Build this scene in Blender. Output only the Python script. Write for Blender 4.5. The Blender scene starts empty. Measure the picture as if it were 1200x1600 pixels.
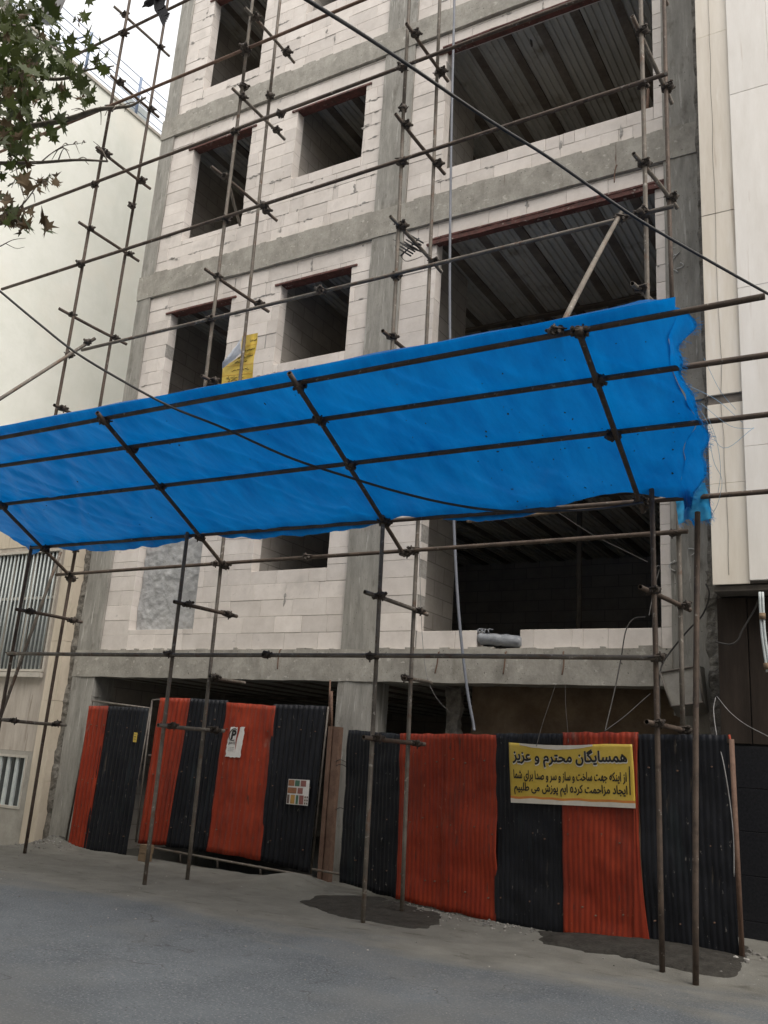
import bpy, bmesh, math, random
from mathutils import Vector, Matrix, noise
random.seed(7)
R = math.radians
sc = bpy.context.scene
COL = sc.collection

# ------------------------------------------------------------------ camera, sky, sun, exposure
CAM_H = 1.6
ROT = Matrix(((0.86308578, 0.07813492, 0.49897682),
              (0.50092143, -0.25860720, -0.82595402),
              (0.06450315, 0.96281735, -0.26233965)))
F_PX = 1421.1
cam_d = bpy.data.cameras.new('camera')
cam = bpy.data.objects.new('camera', cam_d)
COL.objects.link(cam)
cam.matrix_world = Matrix.Translation((0, 0, CAM_H)) @ ROT.to_4x4()
cam_d.sensor_fit = 'VERTICAL'
cam_d.sensor_height = 36.0
cam_d.sensor_width = 27.0
cam_d.lens = 36.0 * F_PX / 1600.0
cam_d.clip_start = 0.05
cam_d.clip_end = 2000
sc.camera = cam

SUN_EL, SUN_AZ = R(55), R(-30)      # azimuth measured from +x (along the street) towards +y (behind the building)
sun_vec = Vector((math.cos(SUN_EL) * math.cos(SUN_AZ), math.cos(SUN_EL) * math.sin(SUN_AZ), math.sin(SUN_EL)))
world = bpy.data.worlds.new('World')
sc.world = world
world.use_nodes = True
wn = world.node_tree
wn.nodes.clear()
sky = wn.nodes.new('ShaderNodeTexSky')
sky.sky_type = 'NISHITA'
sky.sun_disc = False
sky.sun_elevation = SUN_EL
sky.sun_rotation = math.atan2(sun_vec.x, sun_vec.y)
sky.air_density = 0.6
sky.dust_density = 6.0
sky.ozone_density = 0.3
bg = wn.nodes.new('ShaderNodeBackground')
bg.inputs['Strength'].default_value = 0.15
wo = wn.nodes.new('ShaderNodeOutputWorld')
veil = wn.nodes.new('ShaderNodeMix')          # a thin even layer of bright cloud over the blue
veil.data_type = 'RGBA'
veil.inputs['Factor'].default_value = 0.8
veil.inputs[7].default_value = (5.0, 4.95, 4.85, 1)
wn.links.new(sky.outputs[0], veil.inputs[6])
wn.links.new(veil.outputs[2], bg.inputs['Color'])
wn.links.new(bg.outputs[0], wo.inputs['Surface'])
sl = bpy.data.lights.new('sun', 'SUN')
sl.energy = 1.0
sl.angle = R(40)
sl.color = (1.0, 0.95, 0.87)
so = bpy.data.objects.new('sun', sl)
COL.objects.link(so)
so.rotation_euler = sun_vec.to_track_quat('Z', 'Y').to_euler()
so.location = sun_vec * 60
sc.view_settings.view_transform = 'Standard'
sc.view_settings.look = 'None'
sc.view_settings.gamma = 1.0
sc.view_settings.use_curve_mapping = False
sc.view_settings.exposure = 1.05

# ------------------------------------------------------------------ measuring helpers (a sight line met with a real plane)
def ray(px, py):
    return ROT @ Vector((px - 600, -(py - 800), -F_PX))
def U(px, py, y):
    r = ray(px, py)
    t = y / r.y
    return Vector((t * r.x, y, CAM_H + t * r.z))
def G(px, py, z=0.0):
    r = ray(px, py)
    t = (z - CAM_H) / r.z
    return Vector((t * r.x, t * r.y, z))
CA, CZ = 0.29, 4.27
def CP(px, py, off=0.0):          # the sloping plane of the debris canopy
    r = ray(px, py)
    t = (CZ + CA * 8.5 + off - CAM_H) / (r.z + CA * r.y)
    return Vector((t * r.x, t * r.y, CAM_H + t * r.z))
FA, FB, FS = 9.2, -2.0, -0.172    # line of the sheet metal fence in plan
def FP(px, py, off=0.0):
    r = ray(px, py)
    y0 = FA - FS * FB - off
    t = y0 / (r.y - FS * r.x)
    return Vector((t * r.x, t * r.y, CAM_H + t * r.z))

# ------------------------------------------------------------------ materials
MATS = {}
def lin(c):
    return tuple(((v / 255 + 0.055) / 1.055) ** 2.4 if v / 255 > 0.04045 else v / 255 / 12.92 for v in c)
def mat(name, c1, c2=None, scale=4.0, rough=0.85, bump=0.15, bscale=30.0, stretch=(1, 1, 1), metallic=0.0,
        spots=(), island=0.0, lo=0.35, hi=0.65, transl=0.0, bdist=0.01, brick=None, coat=0.0, spec=0.5):
    m = bpy.data.materials.new(name)
    MATS[name] = m
    m.use_nodes = True
    nt = m.node_tree
    N, L = nt.nodes, nt.links
    N.clear()
    out = N.new('ShaderNodeOutputMaterial')
    b = N.new('ShaderNodeBsdfPrincipled')
    L.new(b.outputs[0], out.inputs['Surface'])
    b.inputs['Roughness'].default_value = rough
    b.inputs['Metallic'].default_value = metallic
    b.inputs['Specular IOR Level'].default_value = spec
    geo = N.new('ShaderNodeNewGeometry')
    mp = N.new('ShaderNodeMapping')
    mp.inputs['Scale'].default_value = stretch
    L.new(geo.outputs['Position'], mp.inputs['Vector'])
    nz = N.new('ShaderNodeTexNoise')
    nz.inputs['Scale'].default_value = scale
    nz.inputs['Detail'].default_value = 7
    nz.inputs['Roughness'].default_value = 0.74
    L.new(mp.outputs[0], nz.inputs['Vector'])
    rp = N.new('ShaderNodeValToRGB')
    rp.color_ramp.elements[0].position = lo
    rp.color_ramp.elements[1].position = hi
    rp.color_ramp.elements[0].color = (*c1, 1)
    rp.color_ramp.elements[1].color = (*(c2 or c1), 1)
    L.new(nz.outputs['Fac'], rp.inputs['Fac'])
    col = rp.outputs['Color']
    height = None
    if island:
        hs = N.new('ShaderNodeHueSaturation')
        mr = N.new('ShaderNodeMapRange')
        mr.inputs['To Min'].default_value = 1 - island
        mr.inputs['To Max'].default_value = 1 + island
        L.new(geo.outputs['Random Per Island'], mr.inputs['Value'])
        L.new(mr.outputs[0], hs.inputs['Value'])
        L.new(col, hs.inputs['Color'])
        col = hs.outputs['Color']
    if brick:
        (bw, bh, bm, bcol) = brick
        sx = N.new('ShaderNodeSeparateXYZ'); L.new(geo.outputs['Position'], sx.inputs[0])
        ad = N.new('ShaderNodeMath'); ad.operation = 'ADD'
        L.new(sx.outputs[0], ad.inputs[0]); L.new(sx.outputs[1], ad.inputs[1])
        cx = N.new('ShaderNodeCombineXYZ'); L.new(ad.outputs[0], cx.inputs[0]); L.new(sx.outputs[2], cx.inputs[1])
        br = N.new('ShaderNodeTexBrick')
        br.inputs['Scale'].default_value = 1.0
        br.inputs['Brick Width'].default_value = bw
        br.inputs['Row Height'].default_value = bh
        br.inputs['Mortar Size'].default_value = bm
        br.inputs['Color1'].default_value = (0.86, 0.86, 0.86, 1)
        br.inputs['Color2'].default_value = (1, 1, 1, 1)
        br.inputs['Mortar'].default_value = (1, 1, 1, 1)
        L.new(cx.outputs[0], br.inputs['Vector'])
        mu = N.new('ShaderNodeMix'); mu.data_type = 'RGBA'; mu.blend_type = 'MULTIPLY'
        mu.inputs['Factor'].default_value = 1.0
        L.new(col, mu.inputs[6]); L.new(br.outputs['Color'], mu.inputs[7])
        mx = N.new('ShaderNodeMix'); mx.data_type = 'RGBA'
        L.new(br.outputs['Fac'], mx.inputs['Factor']); L.new(mu.outputs[2], mx.inputs[6])
        mx.inputs[7].default_value = (*bcol, 1)
        col = mx.outputs[2]
        height = br.outputs['Fac']
    for (sc_col, s_scale, thr, width, s_str) in spots:
        mp2 = N.new('ShaderNodeMapping'); mp2.inputs['Scale'].default_value = s_str
        L.new(geo.outputs['Position'], mp2.inputs['Vector'])
        n2 = N.new('ShaderNodeTexNoise'); n2.inputs['Scale'].default_value = s_scale; n2.inputs['Detail'].default_value = 5
        n2.inputs['Roughness'].default_value = 0.6
        L.new(mp2.outputs[0], n2.inputs['Vector'])
        r2 = N.new('ShaderNodeMapRange')
        r2.inputs['From Min'].default_value = thr; r2.inputs['From Max'].default_value = thr + width
        L.new(n2.outputs['Fac'], r2.inputs['Value'])
        mx = N.new('ShaderNodeMix'); mx.data_type = 'RGBA'
        L.new(r2.outputs[0], mx.inputs['Factor']); L.new(col, mx.inputs[6])
        mx.inputs[7].default_value = (*sc_col, 1)
        col = mx.outputs[2]
    L.new(col, b.inputs['Base Color'])
    if bump:
        nb = N.new('ShaderNodeTexNoise'); nb.inputs['Scale'].default_value = bscale; nb.inputs['Detail'].default_value = 6
        L.new(mp.outputs[0], nb.inputs['Vector'])
        bp = N.new('ShaderNodeBump'); bp.inputs['Strength'].default_value = bump; bp.inputs['Distance'].default_value = bdist
        L.new(nb.outputs['Fac'], bp.inputs['Height'])
        L.new(bp.outputs[0], b.inputs['Normal'])
    if transl:
        tr = N.new('ShaderNodeBsdfTranslucent'); L.new(col, tr.inputs['Color'])
        ms = N.new('ShaderNodeMixShader'); ms.inputs[0].default_value = transl
        L.new(b.outputs[0], ms.inputs[1]); L.new(tr.outputs[0], ms.inputs[2]); L.new(ms.outputs[0], out.inputs['Surface'])
    if coat:
        b.inputs['Coat Weight'].default_value = coat
    return m

mat('aac', (0.62, 0.575, 0.535), (0.74, 0.695, 0.655), scale=3, rough=0.95, bump=0.25, bscale=60, island=0.10, bdist=0.004,
    spots=(((0.50, 0.47, 0.44), 1.6, 0.60, 0.2, (1, 1, 1)), ((0.42, 0.40, 0.375), 7, 0.68, 0.08, (1, 1, 1))))
mat('mortar', (0.24, 0.23, 0.215), (0.42, 0.405, 0.38), scale=14, rough=0.95, bump=0.6, bscale=40)
mat('concrete', (0.21, 0.205, 0.185), (0.37, 0.36, 0.33), scale=2.6, rough=0.9, bump=0.5, bscale=24, stretch=(2.6, 2.6, 0.40), lo=0.34, hi=0.66,
    spots=(((0.17, 0.16, 0.14), 4.0, 0.58, 0.14, (1.3, 1.3, 0.6)), ((0.44, 0.43, 0.40), 8, 0.60, 0.06, (2.2, 2.2, 0.18)), ((0.10, 0.095, 0.085), 34, 0.66, 0.04, (1, 1, 1))))
mat('beam_concrete', (0.25, 0.238, 0.21), (0.40, 0.385, 0.345), scale=3.0, rough=0.9, bump=0.5, bscale=26, lo=0.34, hi=0.66, stretch=(1.3, 1, 0.8),
    spots=(((0.19, 0.175, 0.145), 2.4, 0.60, 0.16, (1.5, 1, 0.5)), ((0.10, 0.05, 0.03), 2.3, 0.69, 0.05, (2.5, 1, 0.15)), ((0.46, 0.44, 0.40), 9, 0.61, 0.05, (0.8, 1, 1.2)), ((0.09, 0.085, 0.075), 30, 0.66, 0.04, (1, 1, 1))))
mat('rough_mortar', (0.10, 0.095, 0.085), (0.27, 0.255, 0.225), scale=7, rough=1.0, bump=0.9, bscale=18, bdist=0.03)
mat('inside_block_dim', (0.36, 0.33, 0.30), (0.48, 0.45, 0.41), scale=2, rough=0.95, bump=0.2, brick=(0.6, 0.25, 0.008, (0.24, 0.225, 0.20)))  # same blocks as outside, indoor dimness put into a darker colour
mat('deck', (0.42, 0.41, 0.37), (0.58, 0.565, 0.52), scale=1.5, rough=0.95, bump=0.1, stretch=(2, 0.5, 1), spec=0.15, spots=(((0.30, 0.27, 0.22), 1.8, 0.56, 0.15, (1, 1, 1)),))
mat('deck_rib', (0.13, 0.105, 0.085), (0.24, 0.205, 0.17), scale=3, rough=0.95, bump=0.4)
mat('slab', (0.40, 0.39, 0.365), (0.50, 0.485, 0.455), scale=3, rough=0.95)
mat('red_lead', (0.055, 0.022, 0.018), (0.15, 0.052, 0.042), scale=9, rough=0.7, bump=0.3,
    spots=(((0.30, 0.26, 0.23), 16, 0.62, 0.06, (1, 1, 1)), ((0.05, 0.03, 0.025), 7, 0.58, 0.08, (1, 1, 1))))
mat('brown_wall', (0.12, 0.085, 0.055), (0.24, 0.185, 0.125), scale=1.6, rough=0.95, bump=0.4, spots=(((0.06, 0.045, 0.03), 1.2, 0.56, 0.2, (1, 1, 0.5)),))
mat('pole', (0.060, 0.045, 0.036), (0.125, 0.092, 0.070), scale=5, rough=0.62, bump=0.35, bscale=70, metallic=0.25, bdist=0.003,
    spots=(((0.27, 0.25, 0.22), 22, 0.63, 0.06, (1, 1, 1)), ((0.040, 0.026, 0.021), 8, 0.58, 0.12, (1, 1, 1))))
mat('pole_grey', (0.105, 0.092, 0.077), (0.195, 0.172, 0.145), scale=5, rough=0.65, bump=0.35, bscale=70, metallic=0.2, bdist=0.003,
    spots=(((0.13, 0.085, 0.06), 7, 0.56, 0.10, (1, 1, 1)), ((0.33, 0.31, 0.28), 20, 0.62, 0.06, (1, 1, 1))))
mat('coupler', (0.030, 0.025, 0.022), (0.085, 0.068, 0.055), scale=14, rough=0.6, bump=0.5, metallic=0.3)
mat('tarp', (0.0, 0.092, 0.345), (0.002, 0.190, 0.56), scale=1.1, rough=0.4, bump=0.35, bscale=9, stretch=(3.0, 0.7, 1), lo=0.25, hi=0.75, transl=0.5, bdist=0.02,
    spots=(((0.006, 0.012, 0.03), 6.5, 0.765, 0.02, (1, 1, 1)),))
mat('tarp_fray', (0.02, 0.30, 0.66), (0.08, 0.42, 0.72), scale=9, rough=0.5, bump=0.2, transl=0.5)
mat('thread', (0.15, 0.32, 0.50), (0.25, 0.42, 0.58), rough=0.5, bump=0)
mat('paint_red', (0.225, 0.024, 0.010), (0.33, 0.043, 0.016), scale=2.5, rough=0.5, spec=0.3, bump=0.25, bscale=35, bdist=0.004,
    spots=(((0.15, 0.024, 0.014), 1.6, 0.52, 0.2, (1.4, 1.4, 0.4)), ((0.42, 0.17, 0.10), 17, 0.69, 0.03, (1.5, 1.5, 0.6)), ((0.09, 0.035, 0.025), 9, 0.64, 0.05, (2.5, 2.5, 0.3)), ((0.25, 0.19, 0.15), 2.2, 0.66, 0.12, (1, 1, 0.5))))
mat('paint_black', (0.007, 0.008, 0.011), (0.016, 0.018, 0.023), scale=2.5, rough=0.5, bump=0.25, bscale=35, bdist=0.004, spec=0.22,
    spots=(((0.040, 0.058, 0.062), 1.5, 0.60, 0.3, (2.0, 1, 0.5)), ((0.17, 0.16, 0.15), 18, 0.67, 0.03, (1.5, 1.5, 0.6)), ((0.09, 0.075, 0.06), 5, 0.66, 0.08, (2.5, 2.5, 0.3))))
mat('gate_frame', (0.10, 0.085, 0.075), (0.22, 0.20, 0.175), scale=8, rough=0.6, metallic=0.3)
mat('rusty_steel', (0.10, 0.055, 0.038), (0.19, 0.12, 0.085), scale=5, rough=0.8, bump=0.4)
mat('white_render', (0.80, 0.825, 0.765), (0.88, 0.90, 0.85), scale=0.9, rough=0.95, bump=0.3, bscale=5, bdist=0.02,
    spots=(((0.72, 0.75, 0.69), 0.8, 0.55, 0.25, (1, 1, 0.4)), ((0.88, 0.85, 0.76), 0.35, 0.52, 0.3, (1, 1, 1))))
mat('cream_stone', (0.50, 0.44, 0.35), (0.64, 0.57, 0.47), scale=2, rough=0.85, bump=0.25, stretch=(3, 1, 0.5),
    spots=(((0.27, 0.22, 0.16), 2.2, 0.60, 0.16, (3, 1, 0.35)),))
mat('grey_stone', (0.36, 0.32, 0.28), (0.50, 0.46, 0.41), scale=2.4, rough=0.85, bump=0.25, stretch=(2.5, 1, 0.4),
    spots=(((0.20, 0.165, 0.13), 2.6, 0.60, 0.14, (3, 1, 0.3)),))
mat('plinth_cement', (0.30, 0.29, 0.26), (0.40, 0.385, 0.35), scale=3, rough=0.95, bump=0.35)
mat('bar_paint', (0.42, 0.47, 0.48), (0.55, 0.60, 0.60), scale=6, rough=0.5, bump=0.1)
mat('bar_frame', (0.40, 0.38, 0.34), (0.52, 0.49, 0.44), scale=6, rough=0.6)
mat('dull_glass', (0.05, 0.06, 0.065), (0.16, 0.175, 0.18), scale=0.9, rough=0.25, bump=0, stretch=(1.5, 1, 0.5))
mat('marble', (0.68, 0.625, 0.535), (0.80, 0.755, 0.675), scale=1.2, rough=0.35, bump=0.05, stretch=(3.0, 3.0, 0.4), island=0.05,
    spots=(((0.52, 0.45, 0.37), 2.0, 0.60, 0.10, (4, 4, 0.22)), ((0.86, 0.83, 0.78), 1.5, 0.56, 0.2, (3, 3, 0.4))))
mat('marble_white', (0.78, 0.755, 0.71), (0.88, 0.86, 0.825), scale=1.4, rough=0.35, bump=0.05, stretch=(2.5, 2.5, 0.5), island=0.04,
    spots=(((0.62, 0.56, 0.50), 1.8, 0.63, 0.10, (4, 4, 0.25)),))
mat('joint_dark', (0.10, 0.09, 0.08), (0.18, 0.16, 0.14), scale=5)
mat('dark_granite', (0.010, 0.011, 0.013), (0.024, 0.025, 0.029), scale=40, rough=0.35, bump=0.03, spec=0.2)
mat('dark_brown', (0.024, 0.019, 0.016), (0.046, 0.036, 0.029), scale=2, spec=0.15, rough=0.8, stretch=(3, 1, 0.4))
mat('steel_box', (0.22, 0.21, 0.19), (0.33, 0.32, 0.29), scale=3, rough=0.5, metallic=0.2, spots=(((0.55, 0.53, 0.50), 9, 0.68, 0.03, (1, 1, 0.3)),))
mat('cable_black', (0.012, 0.012, 0.013), (0.03, 0.03, 0.032), scale=10, rough=0.5, bump=0.1)
mat('cable_grey', (0.030, 0.028, 0.026), (0.060, 0.056, 0.052), scale=10, rough=0.6, bump=0.1)
mat('cable_pale', (0.15, 0.15, 0.15), (0.26, 0.26, 0.26), scale=10, rough=0.5, bump=0)
mat('hose', (0.14, 0.155, 0.185), (0.21, 0.225, 0.26), scale=4, rough=0.5, bump=0.1)
mat('banner_yellow', (0.64, 0.45, 0.055), (0.76, 0.57, 0.12), scale=3, rough=0.5, bump=0.1, transl=0.12,
    spots=(((0.40, 0.26, 0.03), 3, 0.62, 0.2, (1, 1, 1)),))
mat('banner_white', (0.62, 0.58, 0.50), (0.74, 0.70, 0.62), scale=5, rough=0.6, bump=0.1)
mat('banner_back', (0.50, 0.55, 0.62), (0.62, 0.66, 0.72), scale=6, rough=0.6)
mat('banner_orange', (0.60, 0.20, 0.04), (0.68, 0.28, 0.06), scale=5, rough=0.6)
mat('ink', (0.012, 0.012, 0.012), (0.02, 0.02, 0.02), rough=0.6, bump=0)
mat('ink_white', (0.78, 0.76, 0.70), (0.82, 0.80, 0.75), rough=0.6, bump=0)
mat('paper', (0.62, 0.61, 0.59), (0.74, 0.73, 0.71), scale=8, rough=0.7)
mat('red_ink', (0.35, 0.03, 0.02), (0.45, 0.05, 0.03), rough=0.6)
for i, c in enumerate([(0.22, 0.10, 0.05), (0.05, 0.12, 0.08), (0.20, 0.08, 0.07), (0.35, 0.20, 0.05), (0.16, 0.12, 0.08), (0.10, 0.07, 0.06)]):
    mat('swatch%d' % i, c, tuple(v * 1.4 for v in c), scale=30, rough=0.5)
mat('plastic_film', (0.40, 0.41, 0.42), (0.60, 0.61, 0.62), scale=3, rough=0.28, bump=0.9, bscale=7, bdist=0.05, transl=0.2)
mat('bundle', (0.20, 0.215, 0.24), (0.36, 0.38, 0.41), scale=9, rough=0.35, bump=0.8, bscale=25)
mat('bark', (0.13, 0.115, 0.10), (0.27, 0.245, 0.215), scale=12, rough=0.95, bump=0.7, bscale=50)
mat('leaf', (0.030, 0.050, 0.010), (0.085, 0.110, 0.026), scale=1.5, rough=0.55, bump=0.1, island=0.35, transl=0.35)
mat('leaf_dry', (0.060, 0.040, 0.022), (0.125, 0.085, 0.042), scale=2, rough=0.7, bump=0.2, island=0.3, transl=0.2)
mat('feather', (0.010, 0.010, 0.012), (0.022, 0.022, 0.026), scale=20, rough=0.6, bump=0.3, spec=0.15)
mat('lamp_white', (0.55, 0.55, 0.54), (0.66, 0.66, 0.65), scale=3, rough=0.4, bump=0.05)
mat('rail_blue', (0.16, 0.22, 0.34), (0.22, 0.29, 0.42), scale=6, rough=0.5)
mat('wood', (0.15, 0.105, 0.065), (0.24, 0.17, 0.105), scale=6, rough=0.9, stretch=(1, 1, 6))
mat('white_daub', (0.5, 0.5, 0.48), (0.6, 0.6, 0.57), scale=8, rough=0.9)
mat('gravel', (0.13, 0.125, 0.115), (0.29, 0.28, 0.265), scale=9, rough=0.95, bump=0.3, island=0.5)
mat('mud', (0.024, 0.022, 0.019), (0.052, 0.049, 0.043), scale=9, spec=0.2, rough=0.8, bump=0.7, bscale=35, bdist=0.02)

def ground_mat():
    m = bpy.data.materials.new('street_ground'); MATS['ground'] = m
    m.use_nodes = True
    nt = m.node_tree; N, L = nt.nodes, nt.links
    b = N['Principled BSDF']; b.inputs['Roughness'].default_value = 0.85
    geo = N.new('ShaderNodeNewGeometry')
    def nz(scale, det=6, rgh=0.6, stretch=None):
        n = N.new('ShaderNodeTexNoise'); n.inputs['Scale'].default_value = scale; n.inputs['Detail'].default_value = det
        n.inputs['Roughness'].default_value = rgh
        if stretch:
            mp = N.new('ShaderNodeMapping'); mp.inputs['Scale'].default_value = stretch
            L.new(geo.outputs['Position'], mp.inputs[0]); L.new(mp.outputs[0], n.inputs['Vector'])
        else:
            L.new(geo.outputs['Position'], n.inputs['Vector'])
        return n.outputs['Fac']
    def mr(v, a, c, lo=0.0, hi=1.0):
        n = N.new('ShaderNodeMapRange'); n.inputs['From Min'].default_value = a; n.inputs['From Max'].default_value = c
        n.inputs['To Min'].default_value = lo; n.inputs['To Max'].default_value = hi
        L.new(v, n.inputs['Value']); return n.outputs[0]
    def mix(f, a, c):
        n = N.new('ShaderNodeMix'); n.data_type = 'RGBA'
        L.new(f, n.inputs['Factor'])
        for s, v in ((6, a), (7, c)):
            if isinstance(v, tuple): n.inputs[s].default_value = (*v, 1)
            else: L.new(v, n.inputs[s])
        return n.outputs[2]
    def math_(op, a, c):
        n = N.new('ShaderNodeMath'); n.operation = op
        for s, v in ((0, a), (1, c)):
            if isinstance(v, (int, float)): n.inputs[s].default_value = v
            else: L.new(v, n.inputs[s])
        return n.outputs[0]
    asph = mix(mr(nz(1.3), 0.35, 0.68), (0.068, 0.079, 0.089), (0.108, 0.121, 0.132))
    asph = mix(mr(nz(55, 3), 0.54, 0.66), asph, (0.185, 0.19, 0.195))
    asph = mix(mr(nz(38, 3), 0.62, 0.70), asph, (0.03, 0.032, 0.034))
    asph = mix(mr(nz(0.45, 4), 0.50, 0.72), asph, (0.125, 0.126, 0.122))
    dust = mix(mr(nz(2.2), 0.3, 0.7), (0.115, 0.112, 0.098), (0.185, 0.182, 0.162))
    dust = mix(mr(nz(3.2, 6, 0.6, (0.8, 2.5, 1)), 0.58, 0.72), dust, (0.075, 0.069, 0.056))
    dust = mix(mr(nz(45, 3), 0.66, 0.72), dust, (0.27, 0.265, 0.25))
    # cracks in the old asphalt, broken up by noise
    wob = N.new('ShaderNodeVectorMath'); wob.operation = 'ADD'
    nv = N.new('ShaderNodeTexNoise'); nv.inputs['Scale'].default_value = 2.2; nv.inputs['Detail'].default_value = 5
    L.new(geo.outputs['Position'], nv.inputs['Vector'])
    L.new(geo.outputs['Position'], wob.inputs[0]); L.new(nv.outputs['Color'], wob.inputs[1])
    vo = N.new('ShaderNodeTexVoronoi'); vo.feature = 'DISTANCE_TO_EDGE'; vo.inputs['Scale'].default_value = 0.55
    L.new(wob.outputs[0], vo.inputs['Vector'])
    ck = math_('MULTIPLY', mr(vo.outputs['Distance'], 0.0, 0.009, 1.0, 0.0), mr(nz(0.8, 3), 0.46, 0.58, 0.0, 0.8))
    asph = mix(ck, asph, (0.028, 0.028, 0.028))
    asph = mix(mr(nz(1.1, 6, 0.7, (0.35, 3.2, 1)), 0.60, 0.72, 0.0, 0.6), asph, (0.135, 0.14, 0.142))
    sx = N.new('ShaderNodeSeparateXYZ'); L.new(geo.outputs['Position'], sx.inputs[0])
    w = math_('ADD', sx.outputs[1], math_('MULTIPLY', math_('SUBTRACT', nz(0.9, 5, 0.6, (0.5, 1.4, 1)), 0.5), 3.2))
    w = math_('ADD', w, math_('MULTIPLY', sx.outputs[0], -0.06))
    f = mr(w, 7.55, 8.35)
    L.new(mix(f, asph, dust), b.inputs['Base Color'])
    bp = N.new('ShaderNodeBump'); bp.inputs['Strength'].default_value = 0.8; bp.inputs['Distance'].default_value = 0.012
    L.new(math_('ADD', nz(70, 4), math_('MULTIPLY', nz(12, 4), 0.8)), bp.inputs['Height'])
    L.new(bp.outputs[0], b.inputs['Normal'])
ground_mat()

# ------------------------------------------------------------------ object helpers
def empty(name, loc, label, cat, group=None):
    o = bpy.data.objects.new(name, None)
    o.empty_display_size = 0.2
    o.location = loc
    COL.objects.link(o)
    o['label'] = label; o['category'] = cat
    if group: o['group'] = group
    return o
def tag(o, label, cat, group=None):
    o['label'] = label; o['category'] = cat
    if group: o['group'] = group
    return o
def link(name, me, mats, parent=None, smooth=False):
    o = bpy.data.objects.new(name, me)
    for m in ([mats] if isinstance(mats, str) else mats):
        me.materials.append(MATS[m])
    if smooth:
        for p in me.polygons: p.use_smooth = True
    COL.objects.link(o)
    if parent is not None:
        o.parent = parent
        p, off = parent, Vector((0, 0, 0))
        while p is not None:
            off += p.location
            p = p.parent
        me.transform(Matrix.Translation(-off))
    return o
def obj(name, bm, mats, parent=None, smooth=False):
    me = bpy.data.meshes.new(name)
    bm.normal_update()
    bm.to_mesh(me); bm.free()
    return link(name, me, mats, parent, smooth)
def rebase(o):                       # put the origin of a one-mesh thing at its base centre
    bb = [Vector(v.co) for v in o.data.vertices]
    c = Vector((sum(v.x for v in bb) / len(bb), sum(v.y for v in bb) / len(bb), min(v.z for v in bb)))
    o.data.transform(Matrix.Translation(-c)); o.location = c
    return o
def box(bm, x0, x1, y0, y1, z0, z1, mi=0):
    v = [bm.verts.new(p) for p in ((x0, y0, z0), (x1, y0, z0), (x1, y1, z0), (x0, y1, z0), (x0, y0, z1), (x1, y0, z1), (x1, y1, z1), (x0, y1, z1))]
    for f in ((0, 3, 2, 1), (4, 5, 6, 7), (0, 1, 5, 4), (1, 2, 6, 5), (2, 3, 7, 6), (3, 0, 4, 7)):
        bm.faces.new([v[i] for i in f]).material_index = mi
def chamfer_box(bm, x0, x1, y0, y1, z0, z1, c=0.004, jit=0.0, mi=0):   # front face (y0) chamfered
    j = lambda: random.uniform(-jit, jit)
    a = [bm.verts.new((x0 + c + j(), y0 + j(), z0 + c + j())), bm.verts.new((x1 - c + j(), y0 + j(), z0 + c + j())),
         bm.verts.new((x1 - c + j(), y0 + j(), z1 - c + j())), bm.verts.new((x0 + c + j(), y0 + j(), z1 - c + j()))]
    m = [bm.verts.new((x, y0 + c, z)) for x, z in ((x0, z0), (x1, z0), (x1, z1), (x0, z1))]
    k = [bm.verts.new((x, y1, z)) for x, z in ((x0, z0), (x1, z0), (x1, z1), (x0, z1))]
    fs = [bm.faces.new(a)]
    for i in range(4):
        n = (i + 1) % 4
        fs.append(bm.faces.new((a[i], m[i], m[n], a[n])))
        fs.append(bm.faces.new((m[i], k[i], k[n], m[n])))
    fs.append(bm.faces.new(k[::-1]))
    for f in fs: f.material_index = mi
def tube(bm, p0, p1, r, n=10, cap=True, r1=None):
    p0, p1 = Vector(p0), Vector(p1)
    d = (p1 - p0).normalized()
    a = d.orthogonal().normalized(); b = d.cross(a)
    r1 = r if r1 is None else r1
    A = [bm.verts.new(p0 + r * (math.cos(t) * a + math.sin(t) * b)) for t in (2 * math.pi * i / n for i in range(n))]
    B = [bm.verts.new(p1 + r1 * (math.cos(t) * a + math.sin(t) * b)) for t in (2 * math.pi * i / n for i in range(n))]
    for i in range(n):
        bm.faces.new((A[i], A[(i + 1) % n], B[(i + 1) % n], B[i])).smooth = True
    if cap:
        bm.faces.new(A[::-1]); bm.faces.new(B)
def pipe(bm, p0, p1, r, n=12):       # hollow scaffold tube with open ends
    p0, p1 = Vector(p0), Vector(p1)
    d = (p1 - p0).normalized()
    a = d.orthogonal().normalized(); b = d.cross(a)
    L = (p1 - p0).length
    bend = random.uniform(-0.012, 0.012)
    rings = []
    for k in range(7):
        t = k / 6
        c = p0.lerp(p1, t) + a * bend * math.sin(math.pi * t)
        rings.append([bm.verts.new(c + r * (math.cos(q) * a + math.sin(q) * b)) for q in (2 * math.pi * i / n for i in range(n))])
    for A, B in zip(rings, rings[1:]):
        for i in range(n):
            bm.faces.new((A[i], A[(i + 1) % n], B[(i + 1) % n], B[i])).smooth = True
    for ring, c, s in ((rings[0], p0, 1), (rings[-1], p1, -1)):
        inn = [bm.verts.new(c + 0.8 * (v.co - c)) for v in ring]
        deep = [bm.verts.new(v.co + d * s * 0.08) for v in inn]
        for i in range(n):
            j = (i + 1) % n
            bm.faces.new((ring[i], inn[i], inn[j], ring[j]))
            bm.faces.new((inn[i], deep[i], deep[j], inn[j]))
        bm.faces.new(deep)
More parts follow.
